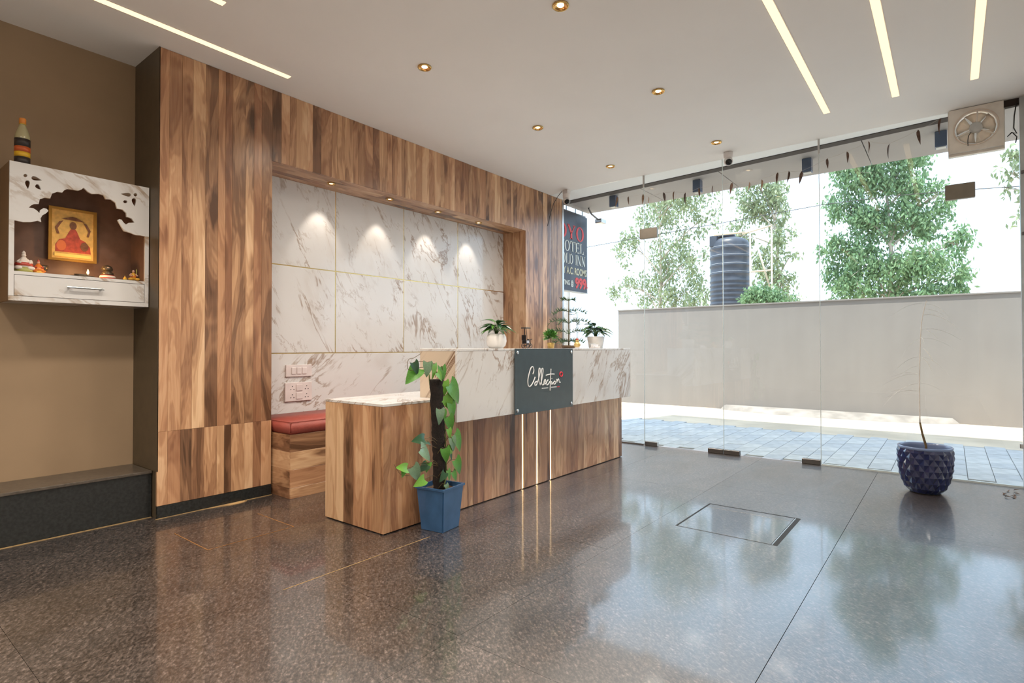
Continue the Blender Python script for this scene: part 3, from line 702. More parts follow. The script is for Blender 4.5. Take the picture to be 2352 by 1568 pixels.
obj('back', box(TX0+pt, TX1-pt, BW-.012, BW-.001, TZ0+pt, TZ1-pt), BRN, tp)
obj('lining', box(TX0+pt, TX0+pt+.003, TY+.018, BW-.013, SHZ, TZ1-pt), BRN, tp); obj('lining', box(TX1-pt-.003, TX1-pt, TY+.018, BW-.013, SHZ, TZ1-pt), BRN, tp)
obj('shelf', box(TX0+pt+.001, TX1-pt-.001, TY+.002, BW-.013, SHZ-.018, SHZ), MARBLE_D, tp)
arch = [(1110, 975), (1075, 968), (1040, 965), (990, 945), (950, 935), (930, 900), (912, 870), (902, 850), (915, 843), (932, 848), (946, 868), (965, 885), (985, 872), (1030, 870), (1012, 840), (985, 828), (970, 826), (968, 795), (940, 770), (897, 762), (885, 717), (850, 692), (810, 690), (795, 660), (760, 650), (705, 650), (675, 635), (655, 615), (640, 603), (625, 617), (600, 625), (560, 618), (515, 613), (490, 624), (477, 640), (440, 634), (400, 648), (385, 685), (345, 679), (305, 690), (297, 728), (260, 728), (240, 738), (220, 755), (255, 760), (280, 775), (303, 797), (308, 775), (335, 758), (358, 765), (372, 780), (352, 800), (325, 815), (311, 838), (316, 866), (290, 855), (240, 866), (180, 866), (110, 852)]
lo = [tq(*p) for p in arch]
outer = [(TX0, TZ1), (TX1, TZ1), (TX1, lo[0][1])]+lo+[(TX0, lo[-1][1])]
def drop(cx, cy, L, wd, ang):
    P = []
    for i in range(16):
        t = i/16*2*math.pi; r = .5*(1+math.cos(t)); x = L*(r-.5); y = wd*math.sin(t)*(1.15-r)
        P.append(tq(cx+x*math.cos(ang)-y*math.sin(ang), cy+x*math.sin(ang)+y*math.cos(ang)))
    return P
holes = [[tq(195+15*math.cos(i*.63), 510+13*math.sin(i*.63)) for i in range(10)], drop(282, 536, 84, 20, .28), drop(212, 580, 66, 24, 1.5), drop(295, 600, 56, 20, .75),
         [tq(1038+14*math.cos(i*.63), 657+13*math.sin(i*.63)) for i in range(10)], drop(965, 655, 78, 18, math.pi+.12), drop(1028, 715, 64, 22, 1.45), [tq(960+16*math.cos(i*.63), 710+12*math.sin(i*.63)) for i in range(10)]]
obj('arch_front', up_xz(shape2d([outer]+holes, .014), TY+.008), MARBLE_D, tp)
zb = lo[-1][1]; zr = lo[0][1]
obj('stile', box(TX0, TX0+.022, TY+.001, TY+.016, TZ0+.026, zb-.0005), MARBLE_D, tp); obj('stile', box(TX1-.022, TX1, TY+.001, TY+.016, TZ0+.026, zr-.0005), MARBLE_D, tp)
obj('bottom_rail', box(TX0, TX1, TY+.001, TY+.016, TZ0, TZ0+.025), MARBLE_D, tp)
dr = obj('drawer', box(TX0+.024, TX1-.024, TY+.0005, TY+.016, TZ0+.027, SHZ-.021, .001), MARBLE_D, tp)
hA, hB = tz(505, 1363), tz(788, 1383); hz_ = (hA.z+hB.z)/2-.002
bm = tube(bmesh.new(), [(hA.x, TY-.024, hz_), (hB.x, TY-.024, hz_)], .006, 8); bx(bm, hA.x+.008, hA.x+.018, TY-.024, TY, hz_-.005, hz_+.005); bx(bm, hB.x-.018, hB.x-.008, TY-.024, TY, hz_-.005, hz_+.005)
obj('handle', bm, PM('grey_metal_handle', (.36, .38, .38), .3, .9), dr, False, 'grey metal bar handle')

# ---- framed gold picture inside the temple (generic stand-in)
py = BW-.05
def pzz(x, y): return at(20+x/7.127, 460+y/7.127, 1, py)
A, B = pzz(690, 150), pzz(1405, 985)
fx0, fx1, fz0, fz1 = A.x-.012, B.x+.008, pzz(700, 960).z-.004, pzz(1000, 165).z+.010
pf = thing('framed_picture', 'gold framed devotional picture in red and ochre on the temple back', 'picture', ((fx0+fx1)/2, py, fz0))
obj('frame', up_xz(shape2d([[(fx0, fz0), (fx1, fz0), (fx1, fz1), (fx0, fz1)], [(fx0+.016, fz0+.014), (fx0+.016, fz1-.014), (fx1-.016, fz1-.014), (fx1-.016, fz0+.014)]], .022), py), PM('amber_gold_frame', (.42, .22, .04), .3, .6), pf)
obj('backing', box(fx0+.004, fx1-.004, py+.002, BW-.013, fz0+.004, fz1-.004), PM('picture_backing', (.2, .12, .06), .7), pf)
OCH = PM('ochre_print', (.72, .46, .13), .5, var=.15, vs=40)
obj('print', box(fx0+.014, fx1-.014, py-.003, py+.001, fz0+.012, fz1-.012), OCH, pf)
cx, wz, hh = (fx0+fx1)/2, fx1-fx0, fz1-fz0
REDP = PM('red_print', (.42, .065, .035), .5, var=.3, vs=50); BRP = PM('brown_print', (.19, .075, .03), .5, var=.3, vs=50)
LAY = [0]
def blob(pts, m, name='print_shape'):
    LAY[0] += 1; obj(name, up_xz(shape2d([[(cx+u*wz, fz0+v*hh) for u, v in pts]], .0006), py-.0036-.0007*LAY[0]), m, pf)
blob([(-.36, .17), (.38, .17), (.36, .30), (.26, .40), (.15, .44), (.08, .58), (.03, .63), (-.03, .63), (-.09, .55), (-.16, .43), (-.28, .40), (-.36, .30)], REDP)
blob(circ(0, .68, .075, 14), BRP); blob(circ(-.24, .29, .10, 14), PM('orange_print', (.62, .16, .05), .5), 'print_spot'); blob(circ(.24, .30, .085, 14), BRP, 'print_spot')
blob([(-.24, .79), (.24, .77), (.06, .84), (-.02, .85)], BRP)
for s in (-1, 1): blob([(s*.33, .50), (s*.37, .62), (s*.28, .74), (s*.20, .76), (s*.25, .70), (s*.32, .60), (s*.28, .50)], BRP)
blob([(-.38, .08), (.38, .08), (.38, .14), (-.38, .14)], PM('yellow_print', (.80, .60, .16), .5), 'print_band')

# ---- figurines, lamp and bottle
def px_item(x, y, yy): p = at(x, y, 1, yy); return p.x
def figurine(label, x, y, h, parts, z=SHZ):
    """parts: list of (name, profile[(r,z) in units of h], material, offset)"""
    t = thing('figurine', label, 'figurine', (x, y, z), 'idols inside the temple')
    for nm, prof, m, off in parts:
        obj(nm, lathe(bmesh.new(), [(r*h, q*h) for r, q in prof], (x+off[0]*h, y+off[1]*h, z+off[2]*h+.0004), 16), m, t, True)
    arms(t, x, y, h, z, parts)
    return t
def arms(t, x, y, h, z, parts):
    m = parts[-1][2] if len(parts) < 4 else parts[3][2]
    if h < .05: return
    for s in (-1, 1): obj('arm', tube(bmesh.new(), smooth_path([Vector((x+s*.12*h, y-.02*h, z+.60*h)), Vector((x+s*.24*h, y-.10*h, z+.46*h)), Vector((x+s*.13*h, y-.27*h, z+.44*h))], 3), .045*h, 7), m, t, True)
    for s in (-1, 1): obj('knee', sphere(bmesh.new(), (x+s*.20*h, y-.18*h, z+.22*h), .13*h, (1.3, 1, .7), 10, 7), parts[min(1, len(parts)-1)][2], t, True)
WHG = PM('white_glazed_clay', (.74, .68, .62), .3); RDG = PM('red_glaze', (.45, .06, .04), .3); GRG = PM('green_gold_glaze', (.36, .36, .10), .3); YLG = PM('yellow_glaze', (.75, .42, .05), .3); DKG = PM('dark_bronze', (.10, .075, .05), .3, .5); PNK = PM('pink_skin_glaze', (.62, .36, .26), .4)
body = [(.0, 0), (.30, 0), (.33, .10), (.28, .25)]; robe = [(.29, .24), (.31, .32), (.24, .46), (.12, .66), (.07, .72)]; head = [(.01, .70), (.075, .73), (.09, .80), (.06, .87), (.01, .89)]; crown = [(.07, .86), (.075, .90), (.04, .96), (.005, 1.0)]
sash = [(.315, .30), (.335, .36), (.30, .45), (.26, .46)]
f1 = figurine('tall white seated figurine with red sash in the temple corner', .760, TY+.085, .125, [('base', body, GRG, (0, 0, 0)), ('robe', robe, WHG, (0, 0, 0)), ('sash', sash, RDG, (0, 0, 0)), ('head', head, WHG, (0, 0, 0)), ('crown', crown, WHG, (0, 0, 0)), ('arm', [(.0, .2), (.06, .22), (.07, .4), (.03, .5)], WHG, (.24, -.06, .1))])
figurine('small figurine in orange and yellow robe beside the dark cup', px_item(88, 615, TY+.10), TY+.10, .085, [('base', body, YLG, (0, 0, 0)), ('robe', robe, PM('orange_glaze', (.70, .20, .03), .3), (0, 0, 0)), ('head', head, PNK, (0, 0, 0)), ('crown', crown, RDG, (0, 0, 0))])
cpx = px_item(99, 612, TY+.12)
cup = thing('incense_cup', 'small dark metal cup next to the orange figurine', 'cup', (cpx, TY+.13, SHZ)); obj('bowl', lathe(bmesh.new(), [(.008, .001), (.016, .002), (.009, .010), (.011, .020), (.024, .028), (.027, .058), (.024, .058), (.020, .030), (.004, .028)], (cpx, TY+.13, SHZ), 20), DKG, cup, True)
obj('ash', lathe(bmesh.new(), [(.0005, .050), (.0245, .049)], (cpx, TY+.13, SHZ), 16), PM('grey_ash', (.25, .23, .21), .95), cup)
lx = px_item(190, 628, TY+.09)
lamp = thing('oil_lamp', 'dark metal oil lamp dish with a small burning flame', 'oil lamp', (lx, TY+.09, SHZ))
obj('tray', lathe(bmesh.new(), [(.03, .0005), (.062, .003), (.068, .009), (.062, .0075), (.03, .004)], (lx, TY+.09, SHZ), 28), DKG, lamp, True)
obj('bowl', lathe(bmesh.new(), [(.010, .005), (.03, .008), (.036, .020), (.031, .020), (.02, .014), (.002, .012)], (lx-.006, TY+.09, SHZ), 24), DKG, lamp, True)
fxp = px_item(202, 612, TY+.085); fl_ = obj('wick', tube(bmesh.new(), [(fxp-.014, TY+.088, SHZ+.015), (fxp, TY+.085, SHZ+.024)], .0025, 6), PM('cotton_wick', (.5, .45, .4), .9), lamp)
obj('flame', lathe(bmesh.new(), [(.0005, 0), (.005, .004), (.0065, .012), (.004, .022), (.0005, .032)], (fxp, TY+.085, SHZ+.022), 12), emit_mat('flame_glow', (1.0, .50, .16), 9.0), lamp, True)
fp = bpy.data.lights.new('flame_light', 'POINT'); fp.energy = .55; fp.color = (1, .55, .2); fp.shadow_soft_size = .01
fo = bpy.data.objects.new('flame_light', fp); COL.objects.link(fo); fo.parent = lamp; fo.location = Vector((fxp, TY+.07, SHZ+.06))-WL[lamp]
figurine('bronze seated idol with red skirt right of the oil lamp', px_item(247, 632, TY+.10), TY+.10, .092, [('base', [(0, 0), (.40, 0), (.44, .10), (.40, .30)], RDG, (0, 0, 0)), ('torso', [(.36, .28), (.34, .45), (.20, .58), (.16, .64)], DKG, (0, 0, 0)), ('halo', [(.30, .60), (.34, .74), (.25, .92), (.04, 1.0)], DKG, (0, .10, 0)), ('head', [(.02, .62), (.14, .68), (.16, .80), (.08, .92), (.01, .95)], PM('brass_face', (.50, .32, .22), .35, .4), (0, -.06, 0)), ('garland', [(.42, .12), (.46, .18), (.43, .26), (.39, .27)], WHG, (0, 0, 0))])
figurine('thin orange idol with raised arm near the right temple wall', px_item(306, 632, TY+.12), TY+.12, .092, [('base', [(0, 0), (.20, 0), (.22, .07), (.12, .14)], DKG, (0, 0, 0)), ('robe', [(.12, .13), (.17, .30), (.14, .52), (.07, .66)], YLG, (0, 0, 0)), ('sash', [(.16, .30), (.18, .38), (.16, .46)], MATS['orange_glaze'], (0, 0, 0)), ('head', [(.02, .66), (.085, .71), (.08, .80), (.02, .86)], PNK, (0, 0, 0)), ('arm', [(.01, .45), (.035, .5), (.03, .85), (.01, .95)], GRG, (.20, 0, 0))])
figurine('little brass figurine low beside the thin orange idol', px_item(287, 640, TY+.06), TY+.06, .036, [('base', body, GRG, (0, 0, 0)), ('robe', robe, YLG, (0, 0, 0)), ('head', head, PM('brass', (.55, .38, .14), .3, .8), (0, 0, 0))])
# bottle
bxx, byy = tz(172, 400, TY+.07).x, TY+.075
bt = thing('bottle', 'clear bottle with black orange and yellow label on the temple top', 'bottle', (bxx, byy, TZ1)); bh = .262/.262
bprof = [(.001, .001), (.030, .001), (.034, .006), (.034, .150), (.033, .165), (.024, .200), (.0135, .228), (.0125, .240), (.0105, .240), (.011, .228)]
obj('body', lathe(bmesh.new(), bprof, (bxx, byy, TZ1), 28), PM('clear_oil_bottle', (.42, .38, .22), .15, var=.05), bt, True)
for nm, z0, z1, m in (('label_band', .006, .046, PM('black_label', (.03, .022, .02), .4)), ('label_band', .047, .074, PM('yellow_label', (.72, .42, .02), .4)), ('label_band', .075, .104, PM('orange_red_label', (.55, .10, .02), .4)), ('label_band', .105, .148, MATS['black_label'])):
    obj(nm, lathe(bmesh.new(), [(.0342, z0), (.0352, z0), (.0352, z1), (.0342, z1)], (bxx, byy, TZ1), 28, False), m, bt, True)
cp = obj('cap', lathe(bmesh.new(), [(.0135, .236), (.0155, .237), (.0158, .262), (.014, .266), (.0005, .266)], (bxx, byy, TZ1), 24), PM('orange_cap', (.75, .26, .04), .4), bt, True)
obj('cap_ring', lathe(bmesh.new(), [(.0137, .231), (.0160, .231), (.0160, .2355), (.0137, .2355)], (bxx, byy, TZ1), 24, False), PM('yellow_cap_ring', (.75, .50, .08), .4), cp, True)

# ================================================================== CLIMBING PLANT
PCX, PCY, PRH = 2.318, 2.360, .252
cpn = thing('climbing_plant', 'heart-leaved climber on a dark moss pole in square blue pot', 'potted plant', (PCX, PCY, 0))
BLUEP = PM('blue_glazed_pot', (.040, .105, .225), .18, var=.12, vs=10)
def sqring(bm, s, z, a): return [bm.verts.new((PCX+s*(math.cos(a)*u-math.sin(a)*v), PCY+s*(math.sin(a)*u+math.cos(a)*v), z)) for u, v in ((-1, -1), (1, -1), (1, 1), (-1, 1))]
bm = bmesh.new(); pa = R(8)
rr = [sqring(bm, s, z, pa) for s, z in ((.078, .0005), (.080, .004), (.099, .238), (.104, .240), (.105, .252), (.094, .252), (.091, .225))]
for a, b_ in zip(rr, rr[1:]):
    for k in range(4): bm.faces.new((a[k], a[(k+1) % 4], b_[(k+1) % 4], b_[k]))
bm.faces.new(rr[0]); bmesh.ops.bevel(bm, geom=[e for e in bm.edges if abs(e.verts[0].co.z-e.verts[1].co.z) > .1], offset=.006, segments=2, affect='EDGES')
obj('pot', bm, BLUEP, cpn)
bm = bmesh.new(); a = sqring(bm, .0935, .226, pa); bm.faces.new(a); bmesh.ops.subdivide_edges(bm, edges=bm.edges[:], cuts=5, use_grid_fill=True)
for v in bm.verts: v.co.z += random.uniform(-.004, .006)
obj('soil', bm, SOIL, cpn)
poleP = [(2.322, 2.372, .222), (2.320, 2.372, .38), (2.316, 2.374, .52), (2.310, 2.372, .64), (2.303, 2.373, .76), (2.297, 2.373, .868)]
bm = bmesh.new(); rings = []
pp = smooth_path([Vector(p) for p in poleP], 6)
rgp = random.Random(2)
for i, p in enumerate(pp):
    rings.append([bm.verts.new(p+Vector((math.cos(t), math.sin(t), 0))*(.035+rgp.uniform(-.004, .004)+.005*i/len(pp))) for t in [2*math.pi*k/14 for k in range(14)]])
for a, b_ in zip(rings, rings[1:]):
    for k in range(14): bm.faces.new((a[k], a[(k+1) % 14], b_[(k+1) % 14], b_[k]))
bm.faces.new(rings[-1]); bm.faces.new(rings[0])
obj('moss_pole', bm, POLEM, cpn, True)
vine = []
for i in range(40):
    t = i/39; z = .24+.66*t; a = R(-30)+t*4.2*math.sin(1)+.5*math.sin(t*9); q = pp[min(int(t*(len(pp)-1)), len(pp)-1)]
    vine.append(Vector((q.x+.042*math.cos(a-1.2), q.y+.042*math.sin(a-1.2), z)))
obj('vine_stem', tube(bmesh.new(), vine, .0042, 6), PM('vine_green', (.11, .16, .04), .5), cpn, True)
hm = [leaf_mesh(m, 1.0, .33, .16, .25, 11, heart=True) for m in (LEAFG, PM('bright_green_leaf', (.15, .36, .045), .3, var=.2, vs=30), LEAFD, PM('silvery_green_leaf', (.17, .28, .17), .22, var=.2, vs=30))]
# (root px, tip px, tone, depth)
LV = [((960, 845), (938, 874), 0, 2.36), ((950, 832), (962, 858), 2, 2.345), ((982, 832), (983, 862), 3, 2.33), ((996, 836), (999, 868), 1, 2.33), ((1013, 842), (1019, 880), 0, 2.35), ((1004, 855), (1018, 872), 1, 2.33),
      ((1033, 882), (1061, 921), 0, 2.335), ((1020, 875), (1024, 905), 1, 2.34), ((1022, 908), (1040, 940), 1, 2.335), ((1034, 925), (1045, 960), 0, 2.335), ((1010, 940), (1013, 972), 3, 2.325), ((1018, 942), (1024, 962), 0, 2.335),
      ((1029, 957), (1041, 988), 0, 2.335), ((1030, 985), (1036, 1005), 1, 2.32), ((1037, 1005), (1046, 1033), 3, 2.315), ((1044, 997), (1064, 1032), 0, 2.33), ((1034, 1022), (1040, 1046), 1, 2.32), ((1021, 1030), (1029, 1060), 0, 2.315), ((1032, 1035), (1041, 1055), 2, 2.32),
      ((1046, 1055), (1062, 1085), 0, 2.325), ((1022, 1085), (1014, 1104), 2, 2.30), ((1028, 1080), (1036, 1102), 0, 2.31), ((1040, 1083), (1051, 1102), 0, 2.32), ((1024, 1112), (1031, 1126), 3, 2.30),
      ((975, 1008), (954, 1010), 2, 2.33), ((980, 1015), (990, 1020), 2, 2.33), ((966, 1030), (994, 1053), 3, 2.30), ((948, 1072), (966, 1102), 3, 2.30), ((935, 1075), (917, 1072), 1, 2.30), ((928, 1080), (925, 1094), 0, 2.31), ((980, 1066), (966, 1080), 2, 2.33), ((975, 1100), (957, 1114), 1, 2.30), ((984, 1062), (981, 1082), 0, 2.33)]
rgl = random.Random(8)
for (r0, t0, k, y) in LV:
    P, Q = at(*r0, 1, y), at(*t0, 1, y-.012); L = (Q-P).length*1.12
    Mx = aim(P, Q-P, Vector((rgl.uniform(-.35, .35), -1, rgl.uniform(.1, .7))), L)
    lf = place('leaf', hm[k], cpn, Mx)
    q = min(pp, key=lambda v: abs(v.z-(P.z-.02)))
    root = Vector((q.x+(.03 if P.x > q.x else -.03), q.y-.022, P.z-.03))
    mid = (root+P)/2+Vector((0, -.004, .018))
    st = tube(bmesh.new(), smooth_path([root, mid, P], 3), .0019, 5)
    obj('leaf_stalk', st, STEMG, cpn, True)
obj('tendril', tube(bmesh.new(), smooth_path([at(966, 812, 1, 2.36), at(950, 822, 1, 2.36), at(938, 826, 1, 2.355), at(936, 845, 1, 2.355), at(944, 850, 1, 2.36), at(962, 850, 1, 2.36), at(978, 860, 1, 2.37)], 4), .0017, 5), STEMG, cpn, True)
obj('tendril', tube(bmesh.new(), smooth_path([at(940, 1092, 1, 2.31), at(922, 1090, 1, 2.30), at(912, 1078, 1, 2.30), at(905, 1066, 1, 2.30)], 4), .0013, 5), STEMG, cpn, True)

# ================================================================== THINGS ON THE COUNTER
CT = KZ1+.0004
def leafy(name, label, x, y, pot_prof, potmat, n, L, Wd, h0, spread, mats, seed, soil_r, soil_z, droop=.45, fold=.5, extra=None):
    t = thing(name, label, 'potted plant', (x, y, CT))
    obj('pot', lathe(bmesh.new(), pot_prof, (x, y, CT), 28), potmat, t, True)
    obj('soil', lathe(bmesh.new(), [(.0005, soil_z+.003), (soil_r, soil_z)], (x, y, CT), 18), SOIL, t)
    rg = random.Random(seed); ms = [leaf_mesh(m, 1.0, Wd, fold, droop) for m in mats]
    for i in range(n):
        a = i*2.399+rg.uniform(-.3, .3); el = rg.uniform(.25, 1.25); d = Vector((math.cos(a)*math.cos(el), math.sin(a)*math.cos(el), math.sin(el)))
        st = Vector((x, y, CT+soil_z)); hl = h0*rg.uniform(.55, 1.0); P = st+Vector((d.x*spread, d.y*spread, hl*(.45+.55*math.sin(el))))
        lf = place('leaf', ms[rg.randrange(len(ms))], t, aim(P, (d.x, d.y, d.z*.35-.12), (rg.uniform(-.2, .2), rg.uniform(-.2, .2), 1), L*rg.uniform(.75, 1.1)))
        obj('leaf_stalk', tube(bmesh.new(), [st, st+(P-st)*.6+Vector((0, 0, .006)), P], .0014, 5), PM('leaf_stalk_green', (.06, .13, .03), .5), t, True)
    return t
WPOT = PM('white_ceramic', (.72, .71, .70), .25)
wp = [(.030, 0), (.048, .002), (.066, .022), (.0735, .052), (.070, .082), (.060, .100), (.054, .104), (.052, .098), (.062, .078), (.03, .07)]
MIDG = PM('mid_green_leaf', (.05, .145, .04), .3, var=.3, vs=30)
leafy('potted_plant', 'round white pot with dark broad leaves beside the miniature rickshaw', 3.05, 2.54, wp, WPOT, 34, .105, .19, .105, .035, [LEAFD, MIDG, LEAFD, LEAFG], 3, .058, .088)
wp2 = [(.050, 0), (.062, .002), (.072, .05), (.080, .100), (.077, .108), (.072, .108), (.068, .09), (.02, .086)]
leafy('potted_plant', 'white tapered pot with drooping dark leaves at the far counter end', 4.50, 2.56, wp2, WPOT, 36, .12, .2, .120, .045, [LEAFD, MIDG, LEAFD], 9, .068, .092)
gp_ = [(.018, 0), (.024, .001), (.029, .03), (.031, .044), (.028, .046), (.026, .040), (.01, .038)]
sp_ = thing('potted_plant', 'tiny bushy green plant in a gold pot behind the sign board', 'potted plant', (3.68, 2.50, CT))
obj('pot', lathe(bmesh.new(), gp_, (3.68, 2.50, CT), 24), PM('gold_pot', (.55, .38, .13), .35, .5), sp_, True)
rg = random.Random(31); sm_ = [leaf_mesh(m, .044, .0085, .4, .3, 5) for m in (LEAFG, MIDG, PM('fresh_green_leaf', (.11, .30, .05), .35, var=.2))]
for i in range(150):
    a = rg.uniform(0, 6.28); el = rg.uniform(-.3, 1.5); r = .052*rg.random()**.4
    d = Vector((math.cos(a)*math.cos(el), math.sin(a)*math.cos(el), math.sin(el))); P = Vector((3.68, 2.50, CT+.082))+d*r*.75
    place('leaf', sm_[rg.randrange(3)], sp_, aim(P, d+Vector((0, 0, .3)), (rg.uniform(-1, 1), rg.uniform(-1, 1), 1), rg.uniform(.7, 1.1)))
obj('stems', tube(bmesh.new(), [(3.68, 2.50, CT+.036), (3.681, 2.50, CT+.10)], .004, 6), STEMG, sp_)

# Norfolk pine
nx, ny = 4.07, 2.58
npn = thing('norfolk_pine', 'young Norfolk pine with tiered feathery branches on the counter', 'potted plant', (nx, ny, CT))
obj('pot', lathe(bmesh.new(), [(.04, 0), (.055, .002), (.066, .022), (.064, .026), (.058, .020), (.01, .018)], (nx, ny, CT), 24), PM('brown_clay_dish', (.14, .085, .045), .6), npn, True)
obj('soil', lathe(bmesh.new(), [(.0005, .024), (.058, .019)], (nx, ny, CT), 18), SOIL, npn)
obj('trunk', tube(bmesh.new(), [(nx, ny, CT+.015), (nx+.003, ny, CT+.15), (nx-.002, ny, CT+.30), (nx, ny, CT+.425)], .0055, 8, .0022), STEMG, npn, True)
NEED = PM('pine_needle_green', (.045, .10, .042), .5, var=.25, vs=40)
rg = random.Random(13)
for tier, (z, L, n, rise) in enumerate(((.055, .125, 6, .35), (.125, .175, 6, .45), (.215, .170, 6, .42), (.315, .150, 5, .30), (.408, .055, 4, .55))):
    for k in range(n):
        a = 2*math.pi*k/n+tier*.55; bm = bmesh.new(); P = []
        for i in range(9):
            t = i/8; P.append(Vector((nx+L*t*math.cos(a), ny+L*t*math.sin(a), CT+z+L*(rise*t-.62*t**3*.7))))
        tube(bm, P, .0022, 5, .001)
        for i in range(2, 9):
            for s in (-1, 1, 0, 0):
                if tier == 4 and i < 4: continue
                T_ = (P[i]-P[i-1]).normalized(); sd = T_.cross(Vector((0, 0, 1))).normalized()
                q = (sd*s*.8+T_*.6+Vector((0, 0, rg.uniform(-.15, .6) if s else rg.choice((.8, -.35))))).normalized()
                b0 = P[i]-T_*rg.uniform(0, .012); tipv = b0+q*.030*rg.uniform(.8, 1.2); wv = T_*.0045
                v = [bm.verts.new(c_) for c_ in (b0-wv, b0+wv, tipv+wv*.5, tipv-wv*.3)]; bm.faces.new(v)
        obj('branch', bm, NEED, npn)

# miniature rickshaw
kx, ky = 3.37, 2.50
rk = thing('miniature_rickshaw', 'black metal miniature cycle rickshaw with canopy on the counter', 'miniature', (kx, ky, CT))
BLK = PM('black_metal', (.010, .010, .013), .35, .3)
def torus(bm, c, Rr, r, ax='Y', n=20):
    tube(bm, [(c[0]+Rr*math.cos(2*math.pi*i/n), c[1], c[2]+Rr*math.sin(2*math.pi*i/n)) for i in range(n+1)], r, 6); return bm
for (dx, dy, Rr) in ((-.028, -.022, .017), (-.028, .022, .017), (.040, 0, .016)):
    wv = obj('wheel', torus(bmesh.new(), (kx+dx, ky+dy, CT+Rr+.003), Rr, .0026), BLK, rk, True)
    bm = bmesh.new()
    for j in range(3):
        a = j*math.pi/3; tube(bm, [(kx+dx-Rr*math.cos(a), ky+dy, CT+Rr+.003-Rr*math.sin(a)), (kx+dx+Rr*math.cos(a), ky+dy, CT+Rr+.003+Rr*math.sin(a))], .0008, 4)
    obj('spokes', bm, PM('grey_metal', (.3, .3, .32), .3, .8), wv)
obj('axle', tube(bmesh.new(), [(kx-.028, ky-.022, CT+.020), (kx-.028, ky+.022, CT+.020)], .0022, 6), BLK, rk)
obj('frame_bar', tube(bmesh.new(), [(kx-.028, ky, CT+.020), (kx, ky, CT+.030), (kx+.020, ky, CT+.045), (kx+.030, ky, CT+.062), (kx+.040, ky, CT+.019)], .0030, 6), BLK, rk)
obj('handlebar', tube(bmesh.new(), [(kx+.028, ky-.020, CT+.070), (kx+.031, ky, CT+.064), (kx+.028, ky+.020, CT+.070)], .0022, 6), BLK, rk)
obj('seat_box', box(kx-.046, kx-.004, ky-.020, ky+.020, CT+.036, CT+.062, .003), BLK, rk)
obj('seat_back', box(kx-.050, kx-.043, ky-.020, ky+.020, CT+.060, CT+.100, .002), BLK, rk)
obj('rider_seat', lathe(bmesh.new(), [(.003, .045), (.003, .060), (.009, .064), (.007, .069), (.001, .070)], (kx+.008, ky, CT), 12), BLK, rk)
obj('canopy_post', tube(bmesh.new(), [(kx-.040, ky, CT+.095), (kx-.034, ky, CT+.150)], .0035, 6), BLK, rk)
obj('canopy_post', tube(bmesh.new(), [(kx-.006, ky, CT+.060), (kx-.016, ky, CT+.150)], .0020, 6), BLK, rk)
bm = bmesh.new(); bx(bm, kx-.055, kx+.010, ky-.024, ky+.024, CT+.149, CT+.157, .003); obj('canopy', bm, BLK, rk)
obj('side_panel', box(kx-.040, kx-.008, ky-.0215, ky-.0200, CT+.040, CT+.058), PM('pale_panel', (.45, .48, .55), .4), rk)

# small gold idol and card holder
ix, iy = 3.965, 2.43
idl = thing('counter_figurine', 'small gold pot-bellied figurine with red cap on the counter', 'figurine', (ix, iy, CT))
GI = PM('pale_gold_paint', (.62, .45, .17), .35, .3)
for nm, prof, m in (('base', [(.001, 0), (.020, 0), (.022, .006), (.019, .012)], WHG), ('belly', [(.018, .011), (.027, .022), (.028, .036), (.018, .050), (.010, .053)], GI), ('head', [(.006, .051), (.013, .055), (.015, .064), (.010, .072), (.001, .074)], GI), ('cap', [(.012, .070), (.013, .073), (.006, .082), (.001, .084)], RDG)):
    obj(nm, lathe(bmesh.new(), prof, (ix, iy, CT), 18), m, idl, True)
hx_, hy_ = 4.29, 2.45
ch = thing('card_holder', 'white card holder with stack of cards on the counter', 'card holder', (hx_, hy_, CT))
obj('tray', box(hx_-.05, hx_+.05, hy_-.025, hy_+.025, CT, CT+.008, .002), WHITEPL, ch)
obj('back_rest', box(hx_-.05, hx_+.05, hy_+.018, hy_+.024, CT+.008, CT+.042, .002), PM('grey_plastic', (.35, .36, .38), .4), ch)
obj('cards', box(hx_-.045, hx_+.045, hy_-.010, hy_+.016, CT+.0085, CT+.034, .001), PM('white_card', (.76, .76, .78), .6), ch)
obj('front_lip', box(hx_-.05, hx_+.05, hy_-.025, hy_-.020, CT+.008, CT+.018, .001), WHITEPL, ch)

# ================================================================== BLUE DIAMOND POT WITH SAPLING
qx, qy = 5.055, .152
pn = thing('patterned_pot', 'glossy navy pot with raised diamond pattern and a thin sapling by the glass', 'potted plant', (qx, qy, 0))
NGL = PM('navy_glaze', (.012, .020, .085), .10, var=.25, vs=8, coat=.5)
prof = [(.094, .006), (.118, .040), (.138, .085), (.150, .130), (.157, .175), (.161, .220), (.163, .262), (.163, .300), (.163, .325)]
bm = bmesh.new(); ncol = 18; ring = []
for i, (r, z) in enumerate(prof): ring.append([bm.verts.new((qx+r*math.cos(2*math.pi*(j+.5*(i % 2))/ncol), qy+r*math.sin(2*math.pi*(j+.5*(i % 2))/ncol), z)) for j in range(ncol)])
def nb(i, j, up): return j if (i % 2 == 0) else (j+1) % ncol
for i in range(0, len(prof)-1):
    for j in range(ncol):   # diamonds centred on odd/even lattice points: build as pyramids between three rows
        if i+2 < len(prof):
            bot = ring[i][j]; top = ring[i+2][j]
            if i % 2 == 0: l_, r_ = ring[i+1][(j-1) % ncol], ring[i+1][j]
            else: l_, r_ = ring[i+1][j], ring[i+1][(j+1) % ncol]
            rm, zm = prof[i+1]; rm += .010; ang = 2*math.pi*(j+.5*(i % 2))/ncol
            c = bm.verts.new((qx+rm*math.cos(ang), qy+rm*math.sin(ang), zm))
            for a, b_ in ((bot, r_), (r_, top), (top, l_), (l_, bot)): bm.faces.new((a, b_, c))
